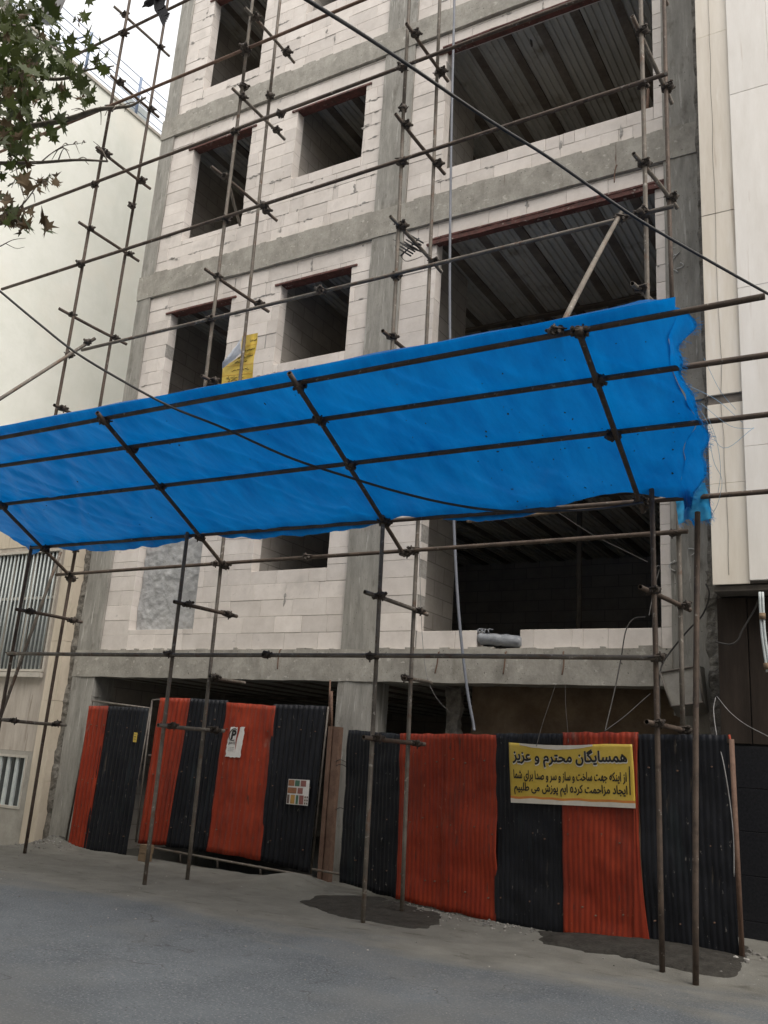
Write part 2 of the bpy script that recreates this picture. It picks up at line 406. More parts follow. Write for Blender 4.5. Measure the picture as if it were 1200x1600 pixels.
def polytube(bm, pts, r, n=8, taper=None):
    pts = [Vector(p) for p in pts]
    rings = []
    up = None
    for i, p in enumerate(pts):
        d = (pts[min(i + 1, len(pts) - 1)] - pts[max(i - 1, 0)]).normalized()
        a = d.orthogonal().normalized() if up is None else (up - d * up.dot(d)).normalized()
        up = a
        b = d.cross(a)
        rr = r if taper is None else r + (taper - r) * i / (len(pts) - 1)
        rings.append([bm.verts.new(p + rr * (math.cos(t) * a + math.sin(t) * b)) for t in (2 * math.pi * k / n for k in range(n))])
    for A, B in zip(rings, rings[1:]):
        for k in range(n):
            bm.faces.new((A[k], A[(k + 1) % n], B[(k + 1) % n], B[k])).smooth = True
    bm.faces.new(rings[0][::-1]); bm.faces.new(rings[-1])
def spline(pts, m=8):
    pts = [Vector(p) for p in pts]
    P = [2 * pts[0] - pts[1]] + pts + [2 * pts[-1] - pts[-2]]
    out = []
    for i in range(1, len(P) - 2):
        for k in range(m):
            t = k / m
            a, b, c, d = P[i - 1], P[i], P[i + 1], P[i + 2]
            out.append(0.5 * ((2 * b) + (c - a) * t + (2 * a - 5 * b + 4 * c - d) * t * t + (3 * b - a - 3 * c + d) * t ** 3))
    out.append(pts[-1])
    return out
def rough_box(bm, x0, x1, y0, y1, z0, z1, step=0.12, amp=0.012, seed=0.0, fr=3.0):
    b2 = bmesh.new()
    box(b2, x0, x1, y0, y1, z0, z1)
    for ax, (lo, hi) in enumerate(((x0, x1), (y0, y1), (z0, z1))):
        n = int((hi - lo) / step)
        for i in range(1, n + 1):
            co = [0, 0, 0]; no = [0, 0, 0]
            co[ax] = lo + (hi - lo) * i / (n + 1); no[ax] = 1
            bmesh.ops.bisect_plane(b2, geom=b2.verts[:] + b2.edges[:] + b2.faces[:], plane_co=co, plane_no=no)
    for v in b2.verts:
        v.co += amp * (noise.noise_vector(v.co * fr + Vector((seed, seed * 1.7, 0))) + 0.6 * noise.noise_vector(v.co * fr * 3.1 + Vector((0, seed, 3))))
    me = bpy.data.meshes.new('tmp'); b2.to_mesh(me); b2.free()
    bm.from_mesh(me); bpy.data.meshes.remove(me)
def grid_surface(bm, fn, nu, nv, mi=0, smooth=True):
    V = [[bm.verts.new(fn(i / nu, j / nv)) for i in range(nu + 1)] for j in range(nv + 1)]
    for j in range(nv):
        for i in range(nu):
            f = bm.faces.new((V[j][i], V[j][i + 1], V[j + 1][i + 1], V[j + 1][i]))
            f.material_index = mi; f.smooth = smooth
def structure(o):
    o['kind'] = 'structure'
    return o

# ------------------------------------------------------------------ ground
def sstep(a, b, x):
    t = max(0.0, min(1.0, (x - a) / (b - a)))
    return t * t * (3 - 2 * t)
def gz(x, y):
    z = -0.24 * sstep(-11.9, -12.6, x) * sstep(9.4, 10.5, y)
    z += 0.13 * math.exp(-((x + 12.0) / 0.45) ** 2 - ((y - 10.55) / 0.4) ** 2)
    z += 0.12 * math.exp(-((x + 7.2) / 0.45) ** 2 - ((y - 10.25) / 0.45) ** 2)
    fy = FA + FS * (x - FB)
    z += 0.09 * sstep(-3.6, -2.0, x) * sstep(-0.9, -0.1, y - fy)
    z += 0.05 * sstep(-7.0, -5.5, x) * sstep(-0.8, -0.1, y - fy)
    z -= 0.9 * sstep(10.58, 10.72, y) * sstep(-12.0, -11.85, x) * sstep(-7.15, -7.3, x)
    if -16 < x < 4 and 1 < y < 13:
        z += 0.012 * noise.noise(Vector((x * 0.8, y * 0.8, 0))) + 0.006 * noise.noise(Vector((x * 3, y * 3, 5)))
        z += 0.012 * sstep(8.2, 9.4, y) * noise.noise(Vector((x * 5, y * 5, 9)))
    return z
xs = [-400, -200, -100, -50, -30, -22, -18] + [-16 + 0.1 * i for i in range(191)] + [4, 7, 12, 25, 60, 150, 400]
ys = [-400, -200, -100, -50, -25, -10, -4, -1, 0.5] + [1.5 + 0.1 * i for i in range(111)] + [14, 18, 25, 45, 100, 250, 500]
bm = bmesh.new()
V = [[bm.verts.new((x, y, gz(x, y))) for x in xs] for y in ys]
for j in range(len(ys) - 1):
    for i in range(len(xs) - 1):
        bm.faces.new((V[j][i], V[j][i + 1], V[j + 1][i + 1], V[j + 1][i])).smooth = True
structure(obj('ground', bm, 'ground'))

def mud(pts, name, hgt):
    P = [G(*p) for p in pts]
    loop = spline(P + [P[0]], 14)[:-1]
    c = sum(loop, Vector()) / len(loop)
    bm = bmesh.new()
    rings = []
    for s, h in ((1.0, -0.012), (0.96, 0.012), (0.85, hgt * 0.6), (0.6, hgt), (0.3, hgt)):
        ring = []
        for p in loop:
            q = c.lerp(p, s)
            n = (noise.noise(q * 4) * 0.09 + noise.noise(q * 13) * 0.035) * s
            q = q + (p - c).normalized() * n
            ring.append(bm.verts.new((q.x, q.y, gz(q.x, q.y) + h + 0.012 * noise.noise(q * 7))))
        rings.append(ring)
    for A, B in zip(rings, rings[1:]):
        for i in range(len(A)):
            bm.faces.new((A[i], A[(i + 1) % len(A)], B[(i + 1) % len(A)], B[i])).smooth = True
    cv = bm.verts.new((c.x, c.y, gz(c.x, c.y) + hgt))
    for i in range(len(loop)):
        bm.faces.new((rings[-1][i], rings[-1][(i + 1) % len(loop)], cv)).smooth = True
    return structure(obj(name, bm, 'mud'))
mud([(468, 1408), (505, 1402), (560, 1406), (625, 1418), (690, 1440), (655, 1453), (600, 1444), (540, 1433), (490, 1419)], 'wet_mud', 0.02)
mud([(838, 1465), (900, 1470), (1020, 1492), (1100, 1500), (1168, 1503), (1160, 1537), (1085, 1530), (1000, 1511), (900, 1490), (850, 1478)], 'wet_mud', 0.035)

# ------------------------------------------------------------------ the unfinished building
Y0 = 10.80
XL, XR = -12.25, -2.04
bld = empty('unfinished_building', (-7.1, Y0, 0), 'unfinished apartment block of white blocks and bare concrete frame behind the scaffolding', 'building')
BEAMS = [(2.62, 3.06), (6.10, 6.58), (9.62, 10.10), (13.15, 13.60), (16.65, 17.10), (20.12, 20.60)]
for k, (z0, z1) in enumerate(BEAMS):
    bm = bmesh.new()
    rough_box(bm, -12.27 if k else -12.46, -2.03 if k else -2.5, Y0 - 0.018, Y0 + 0.35, z0, z1, 0.14, 0.010, k * 3.1)
    # mortar droppings along the ledge of the beam
    x = -11.9
    while x < -2.6:
        if not (-7.1 < x < -6.5):
            w = random.uniform(0.05, 0.4)
            h = random.uniform(0.01, 0.035)
            rough_box(bm, x, x + w, Y0 - 0.012, Y0 + 0.06, z1 - 0.01, z1 + h, 0.06, 0.012, x)
            x += w
        x += random.uniform(0.05, 0.5)
    obj('floor_beam', bm, 'beam_concrete', bld)
for nm, x0, x1, zt in (('left', XL, -11.92, 20.6), ('mid', -7.09, -6.52, 20.6), ('right', -2.5, XR, 20.6)):
    bm = bmesh.new()
    rough_box(bm, x0, x1, Y0, Y0 + 0.45, 2.3 if nm != 'mid' else -0.2, zt, 0.16, 0.006, x0)
    if nm == 'left':
        rough_box(bm, -12.44, -11.93, Y0 - 0.006, Y0 + 0.4, -0.4, 6.2, 0.16, 0.008, 4.0)
    if nm == 'right':
        rough_box(bm, -2.42, XR, Y0 - 0.006, Y0 + 0.42, -0.3, 3.0, 0.16, 0.008, 6.0)
    obj('column', bm, 'concrete', bld)

W, OPEN = {}, {}
OPEN[0] = dict(W1=(-11.33, -9.93, 3.40, 5.60), W2=(-8.87, -7.46, 4.27, 5.72), B=(-5.90, -2.63, 3.31, 5.75))
OPEN[1] = dict(W1=(-11.36, -9.94, 7.00, 9.19), W2=(-8.87, -7.46, 7.75, 9.21), B=(-5.92, -2.63, 7.05, 9.23))
OPEN[2] = dict(W1=(-11.36, -9.94, 10.70, 12.69), W2=(-8.90, -7.46, 11.29, 12.69), B=(-5.92, -2.63, 10.56, 12.77))
OPEN[3] = dict(W1=(-11.34, -9.95, 14.05, 16.20), W2=(-8.95, -7.46, 14.85, 16.22), B=(-5.92, -2.63, 14.10, 16.27))
OPEN[4] = dict(W1=(-11.34, -9.95, 17.6, 19.7), W2=(-8.95, -7.46, 18.3, 19.7), B=(-5.92, -2.63, 17.6, 19.75))
def subtract(rects, hole):
    hx0, hx1, hz0, hz1 = hole
    out = []
    for (x0, x1, z0, z1) in rects:
        if hx1 <= x0 or hx0 >= x1 or hz1 <= z0 or hz0 >= z1:
            out.append((x0, x1, z0, z1)); continue
        if x0 < hx0: out.append((x0, hx0, z0, z1))
        if x1 > hx1: out.append((hx1, x1, z0, z1))
        a, b = max(x0, hx0), min(x1, hx1)
        if z0 < hz0: out.append((a, b, z0, hz0))
        if z1 > hz1: out.append((a, b, hz1, z1))
    return out
def wall_sheet(bm, x0, x1, z0, z1, holes, ya, yb, mi):
    gx = sorted({x0, x1} | {h[i] for h in holes for i in (0, 1) if x0 < h[i] < x1})
    gzs = sorted({z0, z1} | {h[i] for h in holes for i in (2, 3) if z0 < h[i] < z1})
    solid = lambda a, b: not any(h[0] < a < h[1] and h[2] < b < h[3] for h in holes)
    cell = {}
    for i in range(len(gx) - 1):
        for j in range(len(gzs) - 1):
            cell[i, j] = solid((gx[i] + gx[i + 1]) / 2, (gzs[j] + gzs[j + 1]) / 2)
    for (i, j), s in cell.items():
        if not s: continue
        a, b, c, d = gx[i], gx[i + 1], gzs[j], gzs[j + 1]
        q = lambda *p: setattr(bm.faces.new([bm.verts.new(v) for v in p]), 'material_index', mi)
        q((a, ya, c), (b, ya, c), (b, ya, d), (a, ya, d))
        q((a, yb, c), (a, yb, d), (b, yb, d), (b, yb, c))
        if not cell.get((i - 1, j)): q((a, ya, c), (a, ya, d), (a, yb, d), (a, yb, c))
        if not cell.get((i + 1, j)): q((b, ya, c), (b, yb, c), (b, yb, d), (b, ya, d))
        if not cell.get((i, j - 1)): q((a, ya, c), (a, yb, c), (b, yb, c), (b, ya, c))
        if not cell.get((i, j + 1)): q((a, ya, d), (b, ya, d), (b, yb, d), (a, yb, d))
def block_wall(s, x0, x1, z0, z1, holes, neat):
    bm = bmesh.new()
    YF, YB = Y0 + 0.03, Y0 + 0.23
    ins = [(h[0] - 0.006, h[1] + 0.006, h[2] - 0.006, h[3] + 0.006) for h in holes]
    wall_sheet(bm, x0 + 0.003, x1 - 0.003, z0 - 0.01, z1 + 0.01, ins, YF + 0.012, YB + 0.006, 1)
    z, row = z0 + 0.004, 0
    while z < z1 - 0.02:
        zt = min(z + 0.25, z1 - 0.012)
        x = x0
        first = random.uniform(0.2, 0.6) if row % 2 else 0.6
        spans = []
        while x < x1 - 0.001:
            w = first if x == x0 else random.choice((0.6, 0.6, 0.6, 0.6, 0.45, 0.3, 0.5))
            xe = x + w
            if x1 - xe < 0.12: xe = x1
            spans.append((x, min(xe, x1))); x = xe
        for (a, b) in spans:
            rects = [(a, b, z, zt)]
            for h in holes: rects = subtract(rects, h)
            for (p, q, c, d) in rects:
                if q - p < 0.02 or d - c < 0.02: continue
                parts = [(p, q)]
                if random.random() < (0.05 if neat else 0.09) and q - p > 0.4:
                    n = random.choice((2, 3, 4))
                    cut = sorted(random.uniform(p + 0.05, q - 0.05) for _ in range(n - 1))
                    e = [p] + cut + [q]
                    parts = [(e[i], e[i + 1]) for i in range(n) if e[i + 1] - e[i] > 0.02]
                for (pp, qq) in parts:
                    g = random.uniform(0.0012, 0.0028) if neat else random.uniform(0.001, 0.0035)
                    dy = random.uniform(0, 0.006 if neat else 0.010)
                    chamfer_box(bm, pp + g, qq - g, YF + dy, YB - 0.004 + dy * 0.3, c + g, d - g, 0.0035, 0.0012)
                    if random.random() < (0.08 if neat else 0.27):   # mortar squeezed out of a joint
                        horizontal = random.random() < 0.7
                        n = random.randint(3, 7)
                        cx, cz = (random.uniform(pp, qq), c) if horizontal else (qq, random.uniform(c, d))
                        if any(h[0] - 0.1 < cx < h[1] + 0.1 and h[2] - 0.1 < cz < h[3] + 0.1 for h in holes): continue
                        for _ in range(n):
                            ex, ez = (random.uniform(-0.14, 0.14), random.gauss(0, 0.012)) if horizontal else (random.gauss(0, 0.012), random.uniform(-0.08, 0.08))
                            sx_, sz_ = random.uniform(0.015, 0.06), random.uniform(0.006, 0.022)
                            if not horizontal: sx_, sz_ = sz_, sx_
                            if not (x0 + 0.08 < cx + ex < x1 - 0.08 and z0 + 0.05 < cz + ez < z1 - 0.05): continue
                            k = 9
                            ang = random.uniform(0, 6)
                            ring = [bm.verts.new((cx + ex + sx_ * (1 + random.uniform(-.4, .4)) * math.cos(ang + t), YF + 0.001 + random.uniform(0, 0.002),
                                                  cz + ez + sz_ * (1 + random.uniform(-.4, .4)) * math.sin(ang + t))) for t in (2 * math.pi * i / k for i in range(k))]
                            ctr = bm.verts.new((cx + ex, YF - random.uniform(0.003, 0.008), cz + ez))
                            for i in range(k):
                                bm.faces.new((ring[i], ring[(i + 1) % k], ctr)).material_index = 1
        z += 0.25; row += 1
    return obj('block_wall', bm, ['aac', 'mortar'], bld)
def lintel(x0, x1, z, heavy):
    bm = bmesh.new()
    if heavy:
        for dy, dz, hh in ((0.0, 0.0, 0.03), (0.015, 0.036, 0.045), (0.005, 0.086, 0.028)):
            rough_box(bm, x0 - 0.16 + dz, x1 + 0.13, Y0 - 0.015 + dy, Y0 + 0.10 + dy, z + dz, z + dz + hh, 0.3, 0.006, dz * 9)
        for i in range(5):
            a = x0 + (x1 - x0) * i / 5
            pts = [(a + 0.17 * k + random.uniform(-.03, .03), Y0 - 0.028, z + 0.06 + random.uniform(-.025, .03)) for k in range(5)]
            polytube(bm, spline(pts, 3), 0.004, 5)
    else:
        rough_box(bm, x0 - 0.12, x1 + 0.11, Y0 + 0.012, Y0 + 0.20, z + 0.002, z + 0.035, 0.3, 0.004, z)
    obj('lintel', bm, 'red_lead', bld)
xg0, xg1 = U(745, 1000, Y0 + .03).x, U(812, 1000, Y0 + .03).x
for s in range(5):
    z0, z1 = BEAMS[s][1], BEAMS[s + 1][0]
    o = OPEN[s]
    big = (o['B'][0], o['B'][1], o['B'][2], o['B'][3] + 0.11)
    holesR = [big] + ([(xg0, xg1, 2.9, 3.32)] if s == 0 else [])
    block_wall(s, -11.92, -7.09, z0, z1, [o['W1'][:3] + (o['W1'][3] + .035,), o['W2'][:3] + (o['W2'][3] + .035,)], s == 0)
    block_wall(s, -6.52, -2.5, z0, z1, holesR, s == 0)
    lintel(o['W1'][0], o['W1'][1], o['W1'][3], False)
    lintel(o['W2'][0], o['W2'][1], o['W2'][3], False)
    lintel(o['B'][0], o['B'][1], o['B'][3], True)
# floors, ceilings, inside walls
BACK = 19.0
for k, (z0, z1) in enumerate(BEAMS):
    bm = bmesh.new()
    box(bm, XL + 0.03, XR - 0.03, Y0 + 0.36, BACK, z1 - 0.16, z1 - 0.02)
    obj('floor_slab', bm, 'slab', bld)
    bm = bmesh.new()
    zc = z0 + 0.02
    x, prof = XL + 0.25, []
    nxt = x + 0.3
    while x < XR - 0.3:
        prof += [(x, zc), (x + 0.055, zc), (x + 0.068, zc + 0.03), (x + 0.10, zc + 0.03), (x + 0.113, zc)]
        x += 0.113
    A = [bm.verts.new((p[0], Y0 + 0.37, p[1])) for p in prof]
    B = [bm.verts.new((p[0], BACK - 0.02, p[1])) for p in prof]
    for i in range(len(prof) - 1):
        bm.faces.new((A[i], B[i], B[i + 1], A[i + 1]))
    x = XL + 0.6
    while x < XR - 0.4:
        rough_box(bm, x, x + 0.14, Y0 + 0.365, BACK - 0.03, zc - 0.012, zc + 0.04, 0.6, 0.006, x)
        x += random.choice((0.55, 0.60, 0.64))
    n0 = len(bm.faces)
    bm.faces.ensure_lookup_table()
    for f in bm.faces[len(prof) - 1:]: f.material_index = 1
    rough_box(bm, XL + 0.3, XR - 0.3, 14.2, 14.34, zc - 0.05, zc - 0.012, 0.25, 0.012, k)
    bm.faces.ensure_lookup_table()
    for f in bm.faces[n0:]: f.material_index = 1
    obj('ceiling_deck', bm, ['deck', 'deck_rib'], bld)
for x0, x1, y0, y1 in ((XL + 0.02, XL + 0.27, Y0 + 0.46, BACK), (XR - 0.27, XR - 0.02, Y0 + 0.46, BACK), (XL + 0.02, XR - 0.02, BACK + 0.004, BACK + 0.2)):
    bm = bmesh.new()
    box(bm, x0, x1, y0, y1, -0.3, 20.55)
    obj('side_wall', bm, 'inside_block_dim', bld)
def partition(*b):
    bm = bmesh.new(); box(bm, *b); obj('partition_wall', bm, 'inside_block_dim', bld)
for s in range(5):
    za, zb = BEAMS[s][1] - 0.015, BEAMS[s + 1][0] + 0.01
    partition(-9.12, -8.97, Y0 + 0.245, 14.1, za, zb)
    partition(-6.40, -6.25, Y0 + 0.46, 12.6, za, zb)
    partition(-12.0, -9.125, 13.6, 13.75, za, zb)
bm = bmesh.new()
rough_box(bm, -5.28, -2.2, 11.35, 11.5, -0.2, 2.7, 0.25, 0.02, 2.0)
obj('back_panel', bm, 'brown_wall', bld)
bm = bmesh.new()
p = U(708, 1110, 11.3)
rough_box(bm, p.x - 0.10, p.x + 0.13, 11.24, 11.36, 1.3, 2.62, 0.06, 0.05, 5.0, 4)
obj('broken_plaster', bm, 'rough_mortar', bld)
# rough mortar seams towards both neighbours
for q, st_, am, sd in (((-12.80, -12.41, Y0 + 0.01, Y0 + 0.3, -0.5, 5.5), 0.07, 0.045, 1.0), ((-2.06, -1.86, Y0 - 0.22, Y0 + 0.3, -0.3, 3.9), 0.06, 0.05, 2.0), ((-2.06, -1.99, Y0 - 0.05, Y0 + 0.3, 3.9, 20.0), 0.10, 0.03, 2.5)):
    bm = bmesh.new()
    rough_box(bm, *q, st_, am, sd, 3.5)
    obj('mortar_seam', bm, 'rough_mortar', bld)
bm = bmesh.new()
for (px, py) in ((1052, 378), (1058, 392), (1050, 402), (1062, 410), (1053, 420), (1056, 868), (1052, 880), (1080, 860)):
    c = U(px, py, Y0 - 0.012)
    pts = [c + Vector((0.05 * math.sin(t * 2 + px), 0, 0.035 * math.cos(t * 1.3 + py) - 0.03 * t)) for t in (0, .5, 1, 1.5, 2)]
    polytube(bm, spline(pts, 3), 0.006, 5)
obj('paint_daub', bm, 'white_daub', bld)

for px, py in ((437, 1020), (685, 1024), (880, 1024), (963, 262), (790, 1024)):
    bm = bmesh.new()
    p = U(px, py, Y0 - 0.03)
    polytube(bm, spline([p + Vector((0, 0.05, 0.05)), p + Vector((0.004, -0.01, 0.03)), p + Vector((random.uniform(-.02, .02), -0.02, -0.10)), p + Vector((random.uniform(-.03, .03), -0.02, -0.24))], 4), 0.009, 6)
    obj('rebar_stub', bm, 'rusty_steel', bld)
for px, y in ((905, 14.6),):
    p = U(px, 900, y)
    bm = bmesh.new()
    tube(bm, (p.x, y, 3.03), (p.x, y, 6.1), 0.05, 8)
    obj('prop', bm, 'joint_dark', bld)
bm = bmesh.new()
tube(bm, U(1013, 140, Y0 + 0.28), U(1011, 176, Y0 + 0.12), 0.022, 8)
obj('prop', bm, 'rusty_steel', bld)
bm = bmesh.new()
polytube(bm, spline([U(832, 38, 11.6), U(833, 52, 11.6), U(830, 62, 11.6), U(831, 72, 11.6)], 4), 0.02, 6)
obj('ceiling_wire', bm, 'joint_dark', bld)
# ------------------------------------------------------------------ scaffolding
scaf = empty('scaffolding', (-6.6, 8.9, 0), 'rusty tube scaffolding with clamps carrying the sloping canopy frame', 'scaffolding')
PR = 0.0245
def coupler_mesh():
    bm = bmesh.new()
    tube(bm, (0, 0, -0.028), (0, 0, 0.028), 0.038, 10)
    tube(bm, (-0.028, -0.05, 0), (0.028, -0.05, 0), 0.038, 10)
    box(bm, -0.034, 0.034, -0.058, 0.030, -0.018, 0.018)
    for s in (-1, 1):
        tube(bm, (s * 0.045, 0.045, 0.014), (s * 0.045, -0.095, 0.014), 0.008, 6)
        tube(bm, (s * 0.045, -0.085, 0.014), (s * 0.045, -0.068, 0.014), 0.017, 6)
        tube(bm, (s * 0.060, -0.03, -0.014), (s * 0.036, -0.03, -0.014), 0.016, 6)
    tube(bm, (0.02, -0.05, 0.05), (0.02, -0.05, -0.055), 0.008, 6)
    me = bpy.data.meshes.new('coupler'); bm.to_mesh(me); bm.free()
    me.materials.append(MATS['coupler'])
    return me
COUP = coupler_mesh()
def coupler(parent, p, rz=None, tilt=0.0):
    o = bpy.data.objects.new('coupler', COUP)
    COL.objects.link(o)
    o.parent = parent
    o.location = Vector(p) - scaf.location
    o.rotation_euler = (tilt + random.uniform(-.2, .2), random.uniform(-.3, .3), rz if rz is not None else random.uniform(0, 6.28))
    s = random.uniform(0.98, 1.2); o.scale = (s, s, s)
    return o
def pole(kind, p0, p1, m='pole', r=PR):
    bm = bmesh.new()
    pipe(bm, p0, p1, r)
    return obj(kind, bm, m, scaf)
YO, YI = 8.55, 9.30
upr = {}
def at_z(pq, z):
    a, b = pq
    t = (z - a.z) / (b.z - a.z)
    return a.lerp(b, t)
for nm, y, a, b, m in (('O1', YO, (5, 1100), (85, 655), 'pole'), ('I1', YI, (38, 1336), (155, 640), 'pole'),
                       ('O2', YO, (225, 1386), (395, 0), 'pole_grey'), ('I2', YI, (292, 1378), (433, 40), 'pole_grey'),
                       ('O3', YO, (567, 1441), (636, 60), 'pole_grey'), ('I3', YI, (628, 1425), (687, 20), 'pole_grey'),
                       ('O4', YO, (1035, 1523), (1001, 20), 'pole_grey'), ('I4', YI, (1067, 1143), (1039, 20), 'pole')):
    A, B = U(*a, y), U(*b, y)
    d = (B - A) / (B.z - A.z)
    A = A - d * (A.z - (-0.02 if nm != 'I4' else A.z))
    top = 18.2 + random.uniform(-1, 1)
    B = A + d * (top - A.z)
    upr[nm] = (A, B)
    # a standard is built of several tubes set one on another
    cut = {'O1': [5.0, 11.0], 'I1': [4.4, 10.4], 'O2': [5.2, 11.2], 'I2': [5.6, 11.6], 'O3': [5.6, 9.8], 'I3': [4.9, 10.9], 'O4': [5.4, 11.4], 'I4': [6.3, 12.3]}[nm]
    zz = [A.z] + cut + [top]
    for k in range(3):
        o = pole('standard', at_z((A, B), zz[k]), at_z((A, B), zz[k + 1]), m if k else ('pole' if nm in ('O1', 'I1', 'O4') else 'pole_grey'))
        if k == 0: upr[nm + 'o'] = o
        if k: coupler(o, at_z((A, B), zz[k]))
A = U(1087, 1541, 8.35); A.z = -0.02
pole('standard', A, U(1090, 800, 8.35), 'pole', 0.0255)

def nearest_coupler(o, a, b, names, yofs=0.0):
    for nm in names:
        P, Q = upr[nm]
        best = None
        for i in range(201):
            c = a.lerp(b, i / 200)
            u = at_z((P, Q), c.z)
            dd = (Vector((c.x, c.y)) - Vector((u.x, u.y))).length
            if best is None or dd < best[0]: best = (dd, u, c)
        if best[0] < 0.18:
            coupler(o, (best[1] + best[2]) / 2)
ALLO, ALLI = ('O1', 'O2', 'O3', 'O4'), ('I1', 'I2', 'I3', 'I4')
LO = YO - 0.055
for a, b, y, m in (((3, 452), (1043, 115), LO, 'pole'), ((37, 327), (905, 0), LO, 'pole'), ((-30, 250), (567, 0), LO, 'rusty_steel'), ((100, 95), (293, 0), LO, 'pole'),
                   ((128, 547), (1053, 322), LO, 'pole_grey'), ((88, 898), (1075, 830), YI - 0.055, 'pole'), ((12, 1021), (1034, 1028), LO, 'pole_grey')):
    P, Q = U(*a, y), U(*b, y)
    if y == LO and b[1] == 0:           # carry on past the picture to the end of the scaffold
        Q = P + (Q - P) * ((-1.9 - P.x) / (Q.x - P.x))
    n = 2 if (Q - P).length > 7 else 1
    for k in range(n):
        a_ = P.lerp(Q, k / n + (0.0015 if k else 0)); b_ = P.lerp(Q, (k + 1) / n)
        o = pole('ledger', a_, b_, m)
        nearest_coupler(o, a_, b_, ALLO if y == LO else ALLI)
        if k: coupler(o, a_)
# putlogs across each pair of standards: outer end, inner end in depth
PUT = [((178, 10), (265, 88)), ((173, 118), (248, 183)), ((150, 230), (235, 295)), ((123, 347), (217, 408)), ((92, 482), (198, 538)), ((85, 633), (140, 660)),
       ((383, 12), (460, 98)), ((363, 138), (445, 218)), ((330, 260), (433, 345)), ((320, 420), (420, 487)), ((315, 587), (400, 632)),
       ((635, 37), (700, 127)), ((618, 178), (695, 272)), ((610, 338), (690, 425)), ((598, 517), (660, 565)),
       ((988, 25), (1050, 162)), ((990, 240), (1058, 325)), ((988, 443), (1040, 490)), ((985, -140), (1043, 8)),
       ((25, 952), (128, 972)), ((0, 1124), (103, 1133)), ((272, 940), (370, 963)), ((247, 1133), (350, 1142)),
       ((570, 925), (668, 960)), ((568, 1152), (663, 1163)), ((1000, 917), (1078, 953)), ((1010, 1128), (1077, 1143))]
for a, b in PUT:
    P, Q = U(*a, YO - 0.2), U(*b, YI + 0.22)
    off = Vector((0.055, 0, 0))
    P, Q = P, Q
    o = pole('putlog', P, Q, random.choice(('pole', 'pole_grey', 'pole')), PR)
    for y in (YO, YI):
        c = P.lerp(Q, (y - P.y) / (Q.y - P.y))
        coupler(o, c, 1.5)
for a, b in (((328, 1057), (382, 1067)), ((632, 1060), (674, 1067))):
    o = pole('putlog', U(*a, YI - 0.08), U(*b, Y0 - 0.05), 'pole_grey'); coupler(o, U(a[0] + 7, a[1], YI))
# canopy frame
can = []
for a, b, m in (((-150, 712), (1195, 463), 'pole'), ((-110, 744), (1300, 540), 'pole'), ((-110, 802), (1300, 636), 'pole'), ((60, 855), (1300, 756), 'pole')):
    P, Q = CP(*a), CP(*b)
    if a[0] == 60: P, Q = CP(50, 856), CP(1300, 760)
    can.append((P, Q))
    mid = P.lerp(Q, 0.47)
    pole('canopy_ledger', P, mid, m); pole('canopy_ledger', mid + (Q - P).normalized() * 0.004, Q, m)
for a, b, nm in (((-95, 690), (117, 907), 'I1'), ((152, 645), (353, 888), 'I2'), ((452, 583), (632, 868), 'I3'), ((902, 512), (1005, 800), 'I4')):
    P, Q = CP(*a, -0.052), CP(*b, -0.052)
    o = pole('canopy_rafter', P, Q, 'pole')
    for (A, B) in can:
        # crossing in plan
        d1, d2, w = Q - P, B - A, A - P
        den = d1.x * d2.y - d1.y * d2.x
        t = (w.x * d2.y - w.y * d2.x) / den
        if 0 <= t <= 1: coupler(o, P + d1 * t + Vector((0, 0, 0.025)))
    u = upr[nm if nm != 'I4' else 'O4']
    if nm != 'I4': coupler(o, Q.lerp(P, 0.02))
    uo = upr['O' + nm[1]]
    t = (YO - P.y) / (Q.y - P.y)
    coupler(o, P.lerp(Q, t))
P, Q = CP(873, 518, -0.02), U(970, 333, LO - 0.05)
o = pole('tie_brace', P, Q, 'pole_grey'); coupler(o, P); coupler(o, Q.lerp(P, .05))
P, Q = CP(-120, 700, -0.02), U(148, 529, LO - 0.05)
o = pole('tie_brace', P, Q, 'pole_grey'); coupler(o, P); coupler(o, Q.lerp(P, .05)); coupler(o, U(107, 553, LO))
o = pole('tie_brace', U(95, 862, YI - 0.06), U(-12, 1155, YI - 0.3), 'pole_grey')
o = pole('tie_brace', U(358, 288, 9.9), U(375, 352, Y0 - 0.05), 'pole_grey')
o = pole('tie_brace', U(730, 815, 9.9), U(985, 787, 9.9), 'wood', 0.02)

